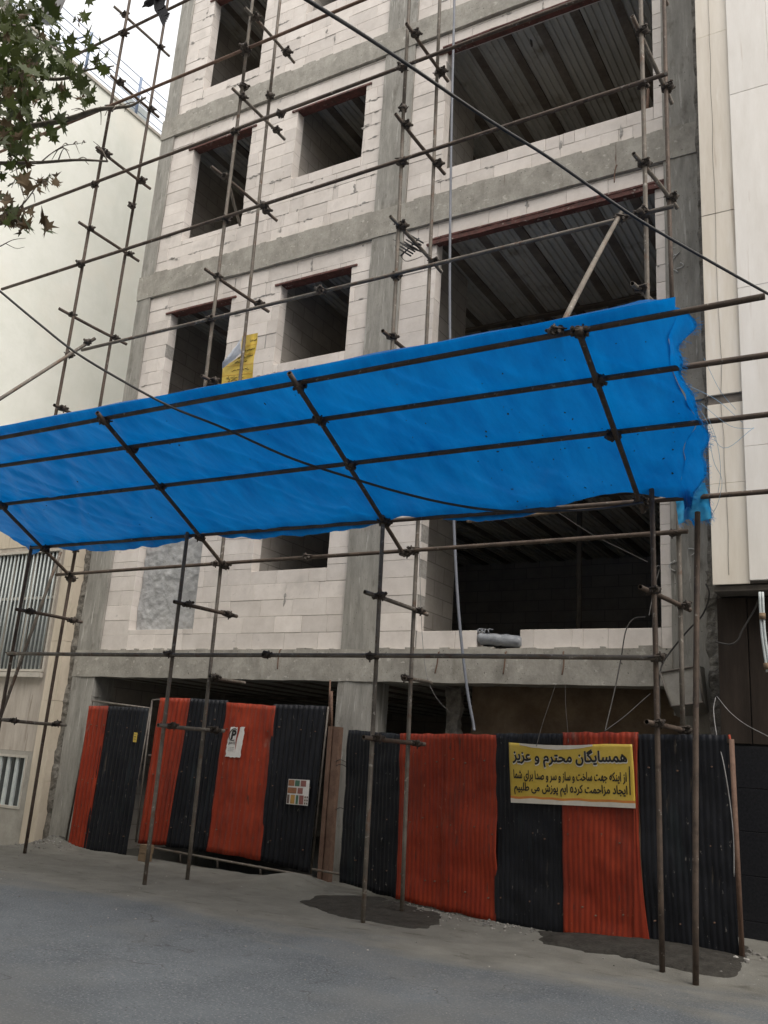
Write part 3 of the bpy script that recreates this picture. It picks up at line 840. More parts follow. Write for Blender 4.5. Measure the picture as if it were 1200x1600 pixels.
# ------------------------------------------------------------------ blue tarpaulin
tarp = empty('tarpaulin', CP(560, 780), 'bright blue plastic tarpaulin stretched over the sloping scaffold frame, frayed at its end', 'tarpaulin')
TL_, TR_ = -11.28, 0
rafx = [-10.8, -7.85, -4.9, -2.35]
def right_edge(y):        # inner border of the right end, read along the slope
    pts = [(6.05, -1.34), (6.28, -1.38), (6.55, -1.50), (6.88, -1.56), (7.2, -1.54), (7.57, -1.52), (8.0, -1.72), (8.55, -1.86), (8.9, -1.90)]
    for (a, xa), (b, xb) in zip(pts, pts[1:]):
        if y <= b:
            t = max(0, (y - a) / (b - a)); t = t * t * (3 - 2 * t)
            return xa + (xb - xa) * t
    return pts[-1][1]
YTOP = 6.14
def tarp_pt(u, v):
    # v: 0 top (street side) .. 1 bottom (wall side)
    yb = 8.62
    x_est = TL_ + u * (-1.8 - TL_)
    # scalloped lower edge: tied up at each rafter, slack between
    ds = min(abs(x_est - r) for r in rafx)
    yb += 0.07 * min(1, ds / 0.9) - 0.05 * math.exp(-(ds / 0.25) ** 2) - 0.09 * math.exp(-((x_est + 2.75) / 0.5) ** 2)
    if v < 0.04:          # the hem folded over the topmost tube
        t = v / 0.04
        hump = 0.05 + 0.035 * (noise.noise(Vector((x_est * 1.3, 0, 3))) + 0.5 * math.exp(-((x_est + 1.75) / .35) ** 2) * 4)
        hump *= min(1, (1 - u) / 0.025)
        y = YTOP + 0.13 * t
        z = CZ + CA * (8.5 - y) + 0.035 + hump * math.sin(math.pi * min(1, t)) * 1.0 - (1 - t) * 0.0
        xr = right_edge(y)
        return Vector((TL_ + u * (xr - TL_), y, z))
    t = (v - 0.04) / 0.96
    y = YTOP + 0.13 + t * (yb - YTOP - 0.13)
    xr = right_edge(y)
    x = TL_ + u * (xr - TL_)
    lines = (6.27, 6.84, 7.55, 8.57)
    sag = 0
    for a, b in zip(lines, lines[1:]):
        if a <= y <= b:
            q = (y - a) / (b - a)
            sag = math.sin(math.pi * q) * (0.030 if b < 8 else 0.05)
    dr = min(abs(x - r) for r in rafx)
    sag *= 0.5 + 0.5 * min(1, dr / 1.0)
    # creases fanning from the clamps
    cre = 0.018 * noise.noise(Vector((x * 2.2 + y * 1.6, y * 0.6, 1))) + 0.012 * noise.noise(Vector((x * 6 - y * 5.0, y * 1.2, 4))) + 0.004 * noise.noise(Vector((x * 15 + y * 9, y * 3, 8)))
    rid = lambda q: max(0.0, 1 - 7 * abs(noise.noise(q)))
    cre += 0.022 * rid(Vector((x * 0.9 + y * 0.7, y * 0.25, 12))) + 0.016 * rid(Vector((x * 1.3 - y * 1.1, y * 0.3, 20))) + 0.010 * rid(Vector((x * 3 + y * 0.8, y * 0.8, 31)))
    z = CZ + CA * (8.5 - y) + 0.036 - sag + cre * (0.4 + 0.6 * min(1, dr / 0.4))
    if y > 8.4: z -= 0.10 * (y - 8.4) + 0.5 * max(0, y - 8.55)
    return Vector((x, y, z))
bm = bmesh.new()
grid_surface(bm, tarp_pt, 230, 70)
obj('sheet', bm, 'tarp', tarp)
bm = bmesh.new()
for i in range(85):  # leaf litter on top, its silhouettes set as dark specks under the sheet
    u = 1 - abs(random.gauss(0, 0.22)) if i % 3 else random.random()
    if u < 0.02: continue
    p = tarp_pt(min(u, 0.99), random.uniform(0.1, 0.97)) - Vector((0, 0, 0.006))
    k = random.randint(5, 7); r = random.choice((0.005, 0.006, 0.008, 0.010, 0.016)) ; an = random.uniform(0, 6)
    el = random.uniform(0.35, 1.0)
    top = []; bot = []
    for q in range(k):
        t = 2 * math.pi * q / k
        e = Vector((r * math.cos(t), r * el * math.sin(t), 0)) * random.uniform(0.6, 1.2)
        e = Matrix.Rotation(an, 3, 'Z') @ e
        e.z = -CA * e.y
        top.append(bm.verts.new(p + e + Vector((0, 0, 0.003)))); bot.append(bm.verts.new(p + e * 0.7 - Vector((0, 0, 0.003))))
    bm.faces.new(top); bm.faces.new(bot[::-1])
    for q in range(k): bm.faces.new((top[q], bot[q], bot[(q + 1) % k], top[(q + 1) % k]))
o = obj('litter_silhouettes', bm, 'coupler', tarp); o['kind'] = 'stuff'
# loose flap hanging down along the right end
def flap_pt(u, v):
    y = YTOP + 0.1 + v * 2.55
    x0 = right_edge(y)
    z0 = CZ + CA * (8.5 - y) + 0.035 - (0.10 * (y - 8.4) + 0.5 * max(0, y - 8.55) if y > 8.4 else 0)
    wid = 0.085 + 0.05 * noise.noise(Vector((y * 3.3, 0, 7))) + 0.10 * math.exp(-((y - 8.1) / .35) ** 2) + 0.05 * math.exp(-((y - 6.3) / .12) ** 2)
    drop = 0.10 + 0.05 * noise.noise(Vector((y * 3.1, 2, 1)))
    a = u * 1.0
    return Vector((x0 + wid * a + 0.02 * noise.noise(Vector((y * 7, u * 3, 0))), y + 0.03 * a, z0 - drop * a ** 1.4 + 0.05 * math.sin(3.0 * u) * noise.noise(Vector((y * 4, 3, 3)))))
bm = bmesh.new()
grid_surface(bm, flap_pt, 8, 60)
obj('loose_flap', bm, 'tarp', tarp)
def tail_pt(u, v):
    a, b, c, d = U(1052, 765, 8.62), U(1100, 752, 8.55), U(1112, 808, 8.75), U(1058, 818, 8.8)
    top = a.lerp(b, u); bot = d.lerp(c, u)
    p = top.lerp(bot, v)
    p.z += -0.03 * noise.noise(Vector((u * 5, 0, 2))) * v
    p.y += 0.06 * math.sin(u * 7 + v * 2) + 0.05 * noise.noise(Vector((u * 4, v * 4, 0)))
    return p
bm = bmesh.new()
grid_surface(bm, tail_pt, 16, 16)
obj('hanging_end', bm, 'tarp_fray', tarp)
bm = bmesh.new()
for i in range(360):
    v = random.random()
    p = flap_pt(1.0, v)
    L = random.uniform(0.01, 0.05)
    q = p + Vector((L, random.uniform(-.04, .04), random.uniform(-.05, .02)))
    tube(bm, p + Vector((-0.02, 0, 0)), q, 0.0013, 3, False)
for i in range(120):
    u = random.random()
    p = tail_pt(u, 1.0) if i % 2 else tail_pt(1.0, u)
    q = p + Vector((random.uniform(-.02, .05), random.uniform(-.03, .03), -random.uniform(0.01, 0.06)))
    tube(bm, p, q, 0.0013, 3, False)
obj('frayed_hem', bm, 'tarp_fray', tarp)
bm = bmesh.new()
for a in ([(1062, 590), (1100, 650), (1130, 700), (1178, 668)], [(1070, 600), (1120, 625), (1160, 660)], [(1105, 665), (1115, 720), (1128, 750), (1122, 785), (1112, 805)],
          [(1095, 630), (1140, 665), (1178, 670)], [(1100, 560), (1125, 610), (1150, 640)], [(1106, 650), (1120, 690), (1126, 735), (1122, 770)]):
    polytube(bm, spline([U(x, y, 7.4 + 0.1 * i) for i, (x, y) in enumerate(a)], 6), 0.0022, 4)
obj('loose_thread', bm, 'thread', tarp)

# ------------------------------------------------------------------ corrugated sheets
def corr(bm, TL, TR, BR, BL, nrm, pitch=0.076, amp=0.009, dent=0.012, seed=0.0, jag=0.0, mi=0):
    W_ = ((TR - TL).length + (BR - BL).length) / 2
    nu = max(8, int(W_ / pitch * 6)); nv = 30
    def fn(u, v):
        p = TL.lerp(TR, u).lerp(BL.lerp(BR, u), v)
        o = amp * math.sin(2 * math.pi * u * W_ / pitch + seed)
        o += dent * noise.noise(p * 1.7 + Vector((seed, 0, 0))) + 0.4 * dent * noise.noise(p * 6 + Vector((0, seed, 0)))
        p = p + nrm * o
        if jag: p.z += jag * (noise.noise(Vector((p.x * 5, seed, 0))) if v > 0.99 else 0) + jag * 0.4 * (noise.noise(Vector((p.x * 9, seed, 4))) if v < 0.01 else 0)
        return p
    grid_surface(bm, fn, nu, nv, mi)
def sheet(name, parent, fn, pts, mname, seed, nrm, off=0.0, **k):
    bm = bmesh.new()
    TL, TR, BR, BL = [fn(*p, off) for p in pts]
    corr(bm, TL, TR, BR, BL, nrm, seed=seed, **k)
    n0 = len(bm.faces)
    rnd = random.Random(int(seed * 10))
    for v in (0.16, 0.52, 0.86):                      # roofing screws with washers
        for i in range(3):
            u = (i + 0.5 + rnd.uniform(-.3, .3)) / 3
            p = TL.lerp(TR, u).lerp(BL.lerp(BR, u), v + rnd.uniform(-.025, .025)) + nrm * 0.020
            tube(bm, p - nrm * 0.03, p, 0.008, 7); tube(bm, p, p + nrm * 0.005, 0.004, 6)
    bm.faces.ensure_lookup_table()
    for f in bm.faces[n0:]: f.material_index = 1
    o = obj(name, bm, [mname, 'rusty_steel'], parent)
    md = o.modifiers.new('thick', 'SOLIDIFY'); md.thickness = 0.002
    return o
FN = Vector((FS, -1, 0)).normalized()
fence = empty('sheet_metal_fence', (-3.9, 9.5, 0), 'tall fence of black and red corrugated sheets closing the right of the site', 'fence')
for pts, mname, seed, off in (
        (((545, 1140), (630, 1147), (622, 1406), (530, 1378)), 'paint_black', 1, 0.0),
        (((627, 1146), (700, 1147), (697, 1424), (620, 1404)), 'paint_red', 2, 0.012),
        (((696, 1146), (776, 1148), (776, 1443), (691, 1421)), 'paint_red', 3, 0.022),
        (((773, 1146), (880, 1146), (882, 1466), (774, 1442)), 'paint_black', 4, 0.006),
        (((877, 1144), (996, 1144), (1000, 1480), (881, 1464)), 'paint_red', 5, 0.018),
        (((994, 1147), (1136, 1148), (1156, 1502), (1010, 1481)), 'paint_black', 6, 0.008)):
    o = sheet('sheet', fence, FP, pts, mname, seed, FN, off, jag=0.025, pitch=0.058, amp=0.0045, dent=0.035)
# bowed red edge swinging over the last black sheet
bm = bmesh.new()
def bow(u, v):
    px0 = 990
    edge = 995 + 22 * v ** 2.6
    py = 1144 + v * (1482 - 1144)
    p = FP(px0 + u * (edge - px0), py, 0.030)
    return p + FN * 0.004 * math.sin(u * 12)
grid_surface(bm, bow, 10, 24)
o = obj('sheet', bm, 'paint_red', fence); o.modifiers.new('thick', 'SOLIDIFY').thickness = 0.002
for a, b in (((1143, 1155), (1160, 1498)),):
    bm = bmesh.new()
    tube(bm, FP(*a, 0.0), FP(*b, 0.0), 0.028, 4)
    obj('post', bm, 'rusty_steel', fence)
bm = bmesh.new()
for z in (0.55, 1.75):
    a = FP(548, 1250, -0.06); b = FP(1140, 1250, -0.06); a.z = b.z = z
    tube(bm, a, b, 0.02, 4)
obj('rail', bm, 'rusty_steel', fence)
bm = bmesh.new()
tube(bm, FP(1139, 1148, -0.02), FP(1146, 1180, -0.02), 0.012, 5)
obj('edge_strip', bm, 'paint_red', fence)

GY = 10.5
def gp(px, py, off=0.0): return U(px, py, GY - off)
GN = Vector((0, -1, 0))
g1 = empty('site_gate', U(150, 1330, GY), 'narrow gate leaf with one red and one black corrugated sheet beside the left column', 'gate', 'corrugated gate leaves of the site entrance')
sheet('sheet', g1, gp, ((140, 1103), (170, 1103), (132, 1331), (107, 1323)), 'paint_red', 1.5, GN, 0.006, pitch=0.085, amp=0.012)
sheet('sheet', g1, gp, ((168, 1103), (233, 1106), (196, 1340), (130, 1330)), 'paint_black', 2.5, GN, 0.0, pitch=0.085, amp=0.012)
def framebars(parent, segs, r=0.017, m='gate_frame'):
    bm = bmesh.new()
    for a, b in segs: tube(bm, gp(*a, -0.03), gp(*b, -0.03), r, 6)
    return obj('frame', bm, m, parent)
framebars(g1, [((144, 1095), (235, 1107)), ((100, 1322), (196, 1343)), ((235, 1107), (193, 1345)), ((144, 1095), (101, 1324)), ((124, 1212), (214, 1224))])
g2 = empty('site_gate', U(350, 1350, GY), 'wide gate leaf of red and black corrugated sheets with a torn paper notice', 'gate', 'corrugated gate leaves of the site entrance')
sheet('sheet', g2, gp, ((250, 1090), (298, 1091), (259, 1321), (215, 1318)), 'paint_red', 3.5, GN, 0.008, pitch=0.085, amp=0.012, jag=0.02)
sheet('sheet', g2, gp, ((296, 1091), (356, 1094), (323, 1332), (257, 1322)), 'paint_black', 4.5, GN, 0.0, pitch=0.085, amp=0.014, jag=0.02)
sheet('sheet', g2, gp, ((354, 1097), (431, 1103), (407, 1345), (322, 1329)), 'paint_red', 5.5, GN, 0.012, pitch=0.095, amp=0.006, dent=0.03, jag=0.015)
sheet('sheet', g2, gp, ((428, 1100), (511, 1103), (483, 1364), (405, 1344)), 'paint_black', 6.5, GN, 0.004, pitch=0.085, amp=0.012, jag=0.015)
framebars(g2, [((238, 1094), (212, 1316)), ((238, 1094), (252, 1093)), ((236, 1342), (432, 1376)), ((432, 1376), (482, 1368)),
               ((340, 1340), (340, 1356)), ((282, 1330), (282, 1348)), ((407, 1352), (407, 1371)), ((513, 1104), (486, 1366)), ((232, 1180), (500, 1200))], 0.014)
bm = bmesh.new()
tube(bm, gp(214, 1320, 0.03), gp(487, 1370, 0.03), 0.017, 6)
obj('bottom_rail', bm, 'pole_grey', g2)

post = empty('gate_post', U(512, 1370, 10.55), 'rusty steel channel post standing between the wide gate and the concrete column', 'post')
bm = bmesh.new()
a, b = U(510, 1370, 10.56), U(527, 1136, 10.56)
for dx, w in ((-0.09, 0.05), (-0.02, 0.09)):
    rough_box(bm, a.x + dx, a.x + dx + w, 10.50 + dx * 0.3, 10.60 + dx * .3, -0.05, b.z, 0.2, 0.006, dx)
obj('channel', bm, 'rusty_steel', post)
bm = bmesh.new()
tube(bm, U(518, 1140, 10.62), U(518, 1080, 10.62), 0.02, 6); tube(bm, U(513, 1140, 10.66), U(516, 1062, 10.66), 0.012, 6)
obj('bar', bm, 'rusty_steel', post)
bm = bmesh.new()
tube(bm, U(488, 1358, 10.35), U(547, 1369, 10.3), 0.016, 6)
obj('bolt', bm, 'pole_grey', post)
bm = bmesh.new()
for py in (1190, 1197, 1265):
    polytube(bm, spline([U(524, py, 10.5), U(532, py - 3, 10.45), U(541, py + 1, 10.4)], 4), 0.005, 5)
obj('tie_wire', bm, 'cable_grey', post)

bm = bmesh.new()
c = U(224, 1352, 10.2)
rough_box(bm, c.x - 0.07, c.x + 0.07, 10.15, 10.28, gz(c.x, 10.2) - 0.02, 0.10, 0.07, 0.004, 1)
rough_box(bm, c.x - 0.068, c.x + 0.075, 10.15, 10.29, 0.105, 0.22, 0.07, 0.004, 2)
tag(rebase(obj('timber_offcut', bm, 'wood')), 'two small brown timber offcuts stacked under the corner of the wide gate', 'timber')

# ------------------------------------------------------------------ lettering
FORMS = {'ا': (0xFE8D, 0xFE8E), 'د': (0xFEA9, 0xFEAA), 'ر': (0xFEAD, 0xFEAE), 'ز': (0xFEAF, 0xFEB0), 'ژ': (0xFB8A, 0xFB8B), 'و': (0xFEED, 0xFEEE)}
for ch, b0 in {'ب': 0xFE8F, 'پ': 0xFB56, 'ت': 0xFE95, 'ج': 0xFE9D, 'ح': 0xFEA1, 'خ': 0xFEA5, 'س': 0xFEB1, 'ش': 0xFEB5, 'ص': 0xFEB9, 'ط': 0xFEC1, 'ع': 0xFEC9,
               'ک': 0xFB8E, 'گ': 0xFB92, 'ل': 0xFEDD, 'م': 0xFEE1, 'ن': 0xFEE5, 'ه': 0xFEE9, 'ی': 0xFBFC}.items():
    FORMS[ch] = (b0, b0 + 1, b0 + 2, b0 + 3)
def shape_fa(s):
    out = []
    for i, ch in enumerate(s):
        if ch not in FORMS: out.append(ch); continue
        if ch == 'ه' and (i == 0 or len(FORMS.get(s[i - 1], ())) != 4) and not (i + 1 < len(s) and s[i + 1] in FORMS):
            out.append('\u0665'); continue      # the free-standing round form
        f = FORMS[ch]
        prev = i > 0 and s[i - 1] in FORMS and len(FORMS[s[i - 1]]) == 4
        nxt = len(f) == 4 and i + 1 < len(s) and s[i + 1] in FORMS
        out.append(chr(f[3] if prev and nxt else f[1] if prev else f[2] if nxt else f[0]))
    return ''.join(reversed(out))
def text_verts(s, offset=0.0):
    c = bpy.data.curves.new('lettering', 'FONT'); c.body = s; c.offset = offset; c.resolution_u = 3
    o = bpy.data.objects.new('lettering', c)
    COL.objects.link(o)
    dg = bpy.context.evaluated_depsgraph_get()
    me = bpy.data.meshes.new_from_object(o.evaluated_get(dg))
    bpy.data.objects.remove(o); bpy.data.curves.remove(c)
    return me
def bounds(me):
    xs_ = [v.co.x for v in me.vertices]; ys_ = [v.co.y for v in me.vertices]
    return min(xs_), max(xs_), min(ys_), max(ys_)
def letter(name, parent, s, surf, u0, u1, v0, v1, m, offset=0.0, lift=0.004, ref=None):
    base = text_verts(s, 0.0)
    a, b, c, d = ref or bounds(base)
    bm = bmesh.new()
    k = 8 if offset else 0
    for i in range(k + 1):                     # bold: the strokes thickened all round
        dx = offset * math.cos(2 * math.pi * i / k) if i < k else 0.0
        dy = offset * math.sin(2 * math.pi * i / k) if i < k else 0.0
        me = base.copy()
        for v in me.vertices:
            u = u0 + (v.co.x + dx - a) / (b - a) * (u1 - u0)
            w = v1 + (v.co.y + dy - c) / (d - c) * (v0 - v1)
            v.co = surf(u, w, lift + 0.00015 * i)
        bm.from_mesh(me)
    return obj(name, bm, m, parent)

ban = empty('banner', FP(890, 1258, 0.05), 'yellow printed banner with black Persian lettering hung on the corrugated fence', 'banner')
def ban_s(u, v, lift=0.0):
    tl, tr, br, bl = FP(795, 1160, 0.055), FP(988, 1163, 0.055), FP(993, 1263, 0.055), FP(799, 1254, 0.055)
    p = tl.lerp(tr, u).lerp(bl.lerp(br, u), v)
    w = 0.010 * noise.noise(Vector((u * 3.1, v * 1.3, 0))) + 0.006 * math.sin(u * 9 + v * 3)
    p.z -= 0.035 * math.sin(math.pi * min(1, u / 0.8)) * (1 - v) * 0.6
    return p + FN * (w + lift)
bm = bmesh.new()
grid_surface(bm, ban_s, 48, 20)
bm.faces.ensure_lookup_table()
o = obj('cloth', bm, ['banner_yellow'], ban); o.modifiers.new('thick', 'SOLIDIFY').thickness = 0.001
bm = bmesh.new()
grid_surface(bm, lambda u, v: ban_s(u, 0.925 + 0.075 * v + 0.02 * noise.noise(Vector((u * 8, 0, 0))) * (1 - v), 0.0035), 60, 2)
grid_surface(bm, lambda u, v: ban_s(0.10 + u * 0.60, v * (0.03 + 0.045 * math.sin(math.pi * u) + 0.012 * noise.noise(Vector((u * 9, 2, 0)))), 0.0035), 30, 2)
obj('torn_edge', bm, 'banner_white', ban)
bm = bmesh.new()
grid_surface(bm, lambda u, v: ban_s(u, 0.885 + 0.035 * v + 0.02 * noise.noise(Vector((u * 8, 0, 0))), 0.0025), 60, 1)
obj('border', bm, 'banner_orange', ban)
bm = bmesh.new()
grid_surface(bm, lambda u, v: ban_s(0.965 + 0.008 * u - 0.004 * v, 0.35 + 0.45 * v, 0.004), 1, 8)
obj('border_line', bm, 'ink', ban)
t1 = shape_fa('همسایگان محترم و عزیز')
t2 = shape_fa('از اینکه جهت ساخت و ساز و سر و صدا برای شما')
t3 = shape_fa('ایجاد مزاحمت کرده ایم پوزش می طلبیم')
ref = bounds(text_verts(t1))
letter('lettering', ban, t1, ban_s, 0.035, 0.955, 0.095, 0.395, 'ink_white', 0.058, 0.0035, ref)
letter('lettering', ban, t1, ban_s, 0.035, 0.955, 0.085, 0.38, 'ink', 0.034, 0.006, ref)
letter('lettering', ban, t2, ban_s, 0.035, 0.945, 0.45, 0.635, 'ink', 0.027)
letter('lettering', ban, t3, ban_s, 0.035, 0.945, 0.66, 0.86, 'ink', 0.027)

def scribble(bm, surf, u0, u1, v, hgt, lift=0.003, seed=0, r=0.004):   # illegible joined handwriting
    rnd = random.Random(seed)
    u = u1
    while u > u0:
        L = rnd.uniform(0.10, 0.22)
        e = max(u0, u - L)
        pts = []
        n = rnd.randint(4, 7)
        for i in range(n):
            pts.append(surf(u + (e - u) * i / (n - 1), v + rnd.uniform(-hgt, hgt) * (0.5 if i % 2 else 1), lift))
        polytube(bm, spline(pts, 3), r, 4)
        if rnd.random() < 0.8:
            p = surf((u + e) / 2, v - hgt * 1.3, lift); q = surf((u + e) / 2 + 0.02, v - hgt * 1.3, lift)
            tube(bm, p, q, r, 4)
        u = e - rnd.uniform(0.02, 0.05)
yb = empty('banner', U(372, 612, 9.42), 'crumpled yellow cloth sign with folded white corner tied to the scaffold above the tarpaulin', 'banner')
yb_pts = {0: [(378, 524), (404, 521)], }
def yb_s(u, v, lift=0.0):
    # outline: narrow at the top where the corner has folded, full width below
    prof = [(0.0, 379, 403, 522), (0.15, 377, 402, 537), (0.30, 377, 399, 552), (0.40, 366, 397, 560), (0.50, 348, 396, 571), (0.65, 347, 395, 588), (0.82, 345, 394, 607), (1.0, 343, 392, 628)]
    for A, B in zip(prof, prof[1:]):
        if v <= B[0]:
            t = (v - A[0]) / (B[0] - A[0])
            xl, xr, yy = (A[i] + (B[i] - A[i]) * t for i in (1, 2, 3))
            break
    else:
        xl, xr, yy = prof[-1][1:]
    w = 0.03 * noise.noise(Vector((u * 2.5, v * 4, 0))) + 0.02 * math.sin(v * 16 + u * 2) * 0.5
    return U(xl + u * (xr - xl), yy + 5 * (1 - u) - 2, 9.42 - lift + w)
bm = bmesh.new(); grid_surface(bm, yb_s, 16, 36)
obj('cloth', bm, 'banner_yellow', yb)
bm = bmesh.new()
def fold(u, v):
    a, b, c = U(378, 527, 9.37), U(377, 552, 9.36), U(347, 577, 9.36)
    e = U(352, 562, 9.33)
    p = a.lerp(e, v).lerp(b.lerp(c, v), u)
    p.y += -0.03 * math.sin(math.pi * u) + 0.02 * noise.noise(Vector((u * 4, v * 4, 0)))
    return p
grid_surface(bm, fold, 8, 12)
obj('folded_corner', bm, 'banner_back', yb)
bm = bmesh.new()
for i, (v, u0, u1) in enumerate(((0.10, 0.55, 0.95), (0.24, 0.1, 0.9), (0.36, 0.1, 0.9), (0.44, 0.25, 0.7), (0.56, 0.3, 0.85), (0.66, 0.15, 0.7), (0.70, 0.2, 0.5), (0.78, 0.45, 0.9), (0.86, 0.3, 0.85))):
    scribble(bm, yb_s, u0, u1, v, 0.016, 0.006, i, 0.0035)
obj('lettering', bm, 'ink', yb)
bm = bmesh.new()
for v in (0.17, 0.31, 0.49, 0.62, 0.74, 0.83):
    polytube(bm, [yb_s(u / 10, v, 0.004) for u in range(11)], 0.0015, 4)
obj('ruled_line', bm, 'banner_orange', yb)

# paper notice on the wide gate
pn = empty('paper_notice', U(365, 1184, GY - 0.05), 'torn white no parking notice pasted on the red sheet of the wide gate', 'notice')
def pn_s(u, v, lift=0.0):
    tl, tr, br, bl = gp(361, 1136, 0.045), gp(383, 1136, 0.045), gp(375, 1184, 0.045), gp(351, 1182, 0.045)
    return tl.lerp(tr, u).lerp(bl.lerp(br, u), v) + GN * (lift + 0.004 * math.sin(u * 5 + v * 3))
bm = bmesh.new()
def torn(u, v):
    e = 0.10 * noise.noise(Vector((v * 6, u * 9, 1))) if u in (0, 1) else 0
    f = 0.04 * noise.noise(Vector((u * 9, 0, 2))) if v in (0, 1) else 0
    return pn_s(u + e, v + f)
grid_surface(bm, torn, 8, 20)
obj('paper', bm, 'paper', pn)
letter('lettering', pn, 'P', pn_s, 0.20, 0.46, 0.12, 0.40, 'ink', 0.05, 0.004)
bm = bmesh.new()
polytube(bm, [pn_s(0.30 + 0.27 * math.cos(t), 0.25 + 0.20 * math.sin(t), 0.005) for t in (math.pi * (0.35 + 1.35 * i / 20) for i in range(21))], 0.006, 5)
obj('ring', bm, 'ink', pn)
letter('lettering', pn, shape_fa('پارک ممنوع'), pn_s, 0.10, 0.50, 0.47, 0.60, 'ink', 0.02, 0.004)
for i, v in enumerate((0.68, 0.74, 0.80)):
    bm = bmesh.new(); scribble(bm, pn_s, 0.15, 0.5, v, 0.006, 0.004, 30 + i, 0.0015)
    obj('lettering', bm, 'ink', pn)
bm = bmesh.new()
grid_surface(bm, lambda u, v: pn_s(0.58 + (u - 0.5) * 0.16 * (1 - v) + 0.02 * math.sin(v * 9), -0.03 + v * 0.88, 0.006), 3, 12)
obj('tear', bm, 'paint_red', pn)
# catalogue sheet on the black panel
cs = empty('leaflet', U(465, 1257, GY - 0.05), 'small leaflet of brown and green colour samples stuck on the black gate sheet', 'leaflet')
def cs_s(u, v, lift=0.0):
    tl, tr, br, bl = gp(451, 1217, 0.05), gp(484, 1219, 0.05), gp(481, 1259, 0.05), gp(447, 1256, 0.05)
    return tl.lerp(tr, u).lerp(bl.lerp(br, u), v) + GN * lift
bm = bmesh.new(); grid_surface(bm, cs_s, 4, 4)
obj('paper', bm, 'paper', cs)
bm = bmesh.new()
for i, (a, b, c, d) in enumerate(((.02, .30, .03, .27), (.33, .55, .03, .27), (.60, .85, .03, .27), (.02, .43, .33, .56), (.48, .72, .33, .56), (.02, .13, .62, .97), (.18, .38, .62, .97), (.43, .54, .62, .97), (.58, .78, .62, .97),
                                  (.82, .89, .64, .72), (.92, .98, .64, .72), (.82, .89, .76, .84), (.92, .98, .76, .84), (.82, .89, .88, .96), (.92, .98, .88, .96))):
    grid_surface(bm, lambda u, v: cs_s(a + (b - a) * u, c + (d - c) * v, 0.003), 1, 1, [0, 1, 2, 0, 2, 5, 3, 1, 2, 4, 5, 4, 5, 4, 5][i])
obj('sample', bm, ['swatch%d' % i for i in range(6)], cs)
st = empty('sticker', U(211, 1158, GY - 0.04), 'tiny yellow sticker on the black sheet of the narrow gate', 'sticker')
bm = bmesh.new()
sk = lambda u, v, l=0.0: gp(209.5, 1144, 0.04).lerp(gp(215, 1145, 0.04), u).lerp(gp(207.5, 1159, 0.04).lerp(gp(213, 1160, 0.04), u), v) + GN * l
grid_surface(bm, sk, 2, 2); obj('paper', bm, 'banner_yellow', st)
bm = bmesh.new()
for v in (0.2, 0.45, 0.7): scribble(bm, sk, 0.2, 0.8, v, 0.05, 0.003, int(v * 100), 0.002)
obj('lettering', bm, 'cable_grey', st)

# ------------------------------------------------------------------ left neighbours
ln = empty('low_house', (-14.0, 10.7, -0.2), 'low cream stone house with barred windows left of the unfinished block', 'house')
LY = 10.70
bm = bmesh.new()
lw_holes = [(-15.35, -13.06, 2.68, 4.86), (-15.35, -13.10, 0.42, 1.28)]
wall_sheet(bm, -15.9, -12.95, 1.35, 6.3, [(-15.35, -13.06, 2.68, 4.86)], LY, LY + 0.25, 0)
box(bm, -15.9, -12.66, LY + 0.26, 18, 6.05, 6.25)
box(bm, -15.9, -12.7, 17.8, 18, 0, 6.0)
box(bm, -12.9, -12.66, LY + 0.3, 18, -0.3, 6.0)
obj('wall', bm, 'grey_stone', ln)
bm = bmesh.new()
wall_sheet(bm, -15.9, -12.95, -0.5, 1.346, [(-15.35, -13.10, 0.42, 1.28)], LY - 0.02, LY + 0.25, 0)
obj('plinth', bm, 'plinth_cement', ln)
bm = bmesh.new()
for z0, z1 in ((-0.5, 0.9), (0.904, 2.2), (2.204, 3.2), (3.204, 4.5), (4.504, 6.3)):
    rough_box(bm, -12.946, -12.60, LY - 0.05, LY + 0.28, z0, z1, 0.3, 0.004, z0)
obj('pilaster', bm, 'cream_stone', ln)
bm = bmesh.new()
wall_sheet(bm, -15.88, -12.97, 4.95, 6.28, [], LY - 0.012, LY - 0.002, 0)
obj('render_band', bm, 'cream_stone', ln)
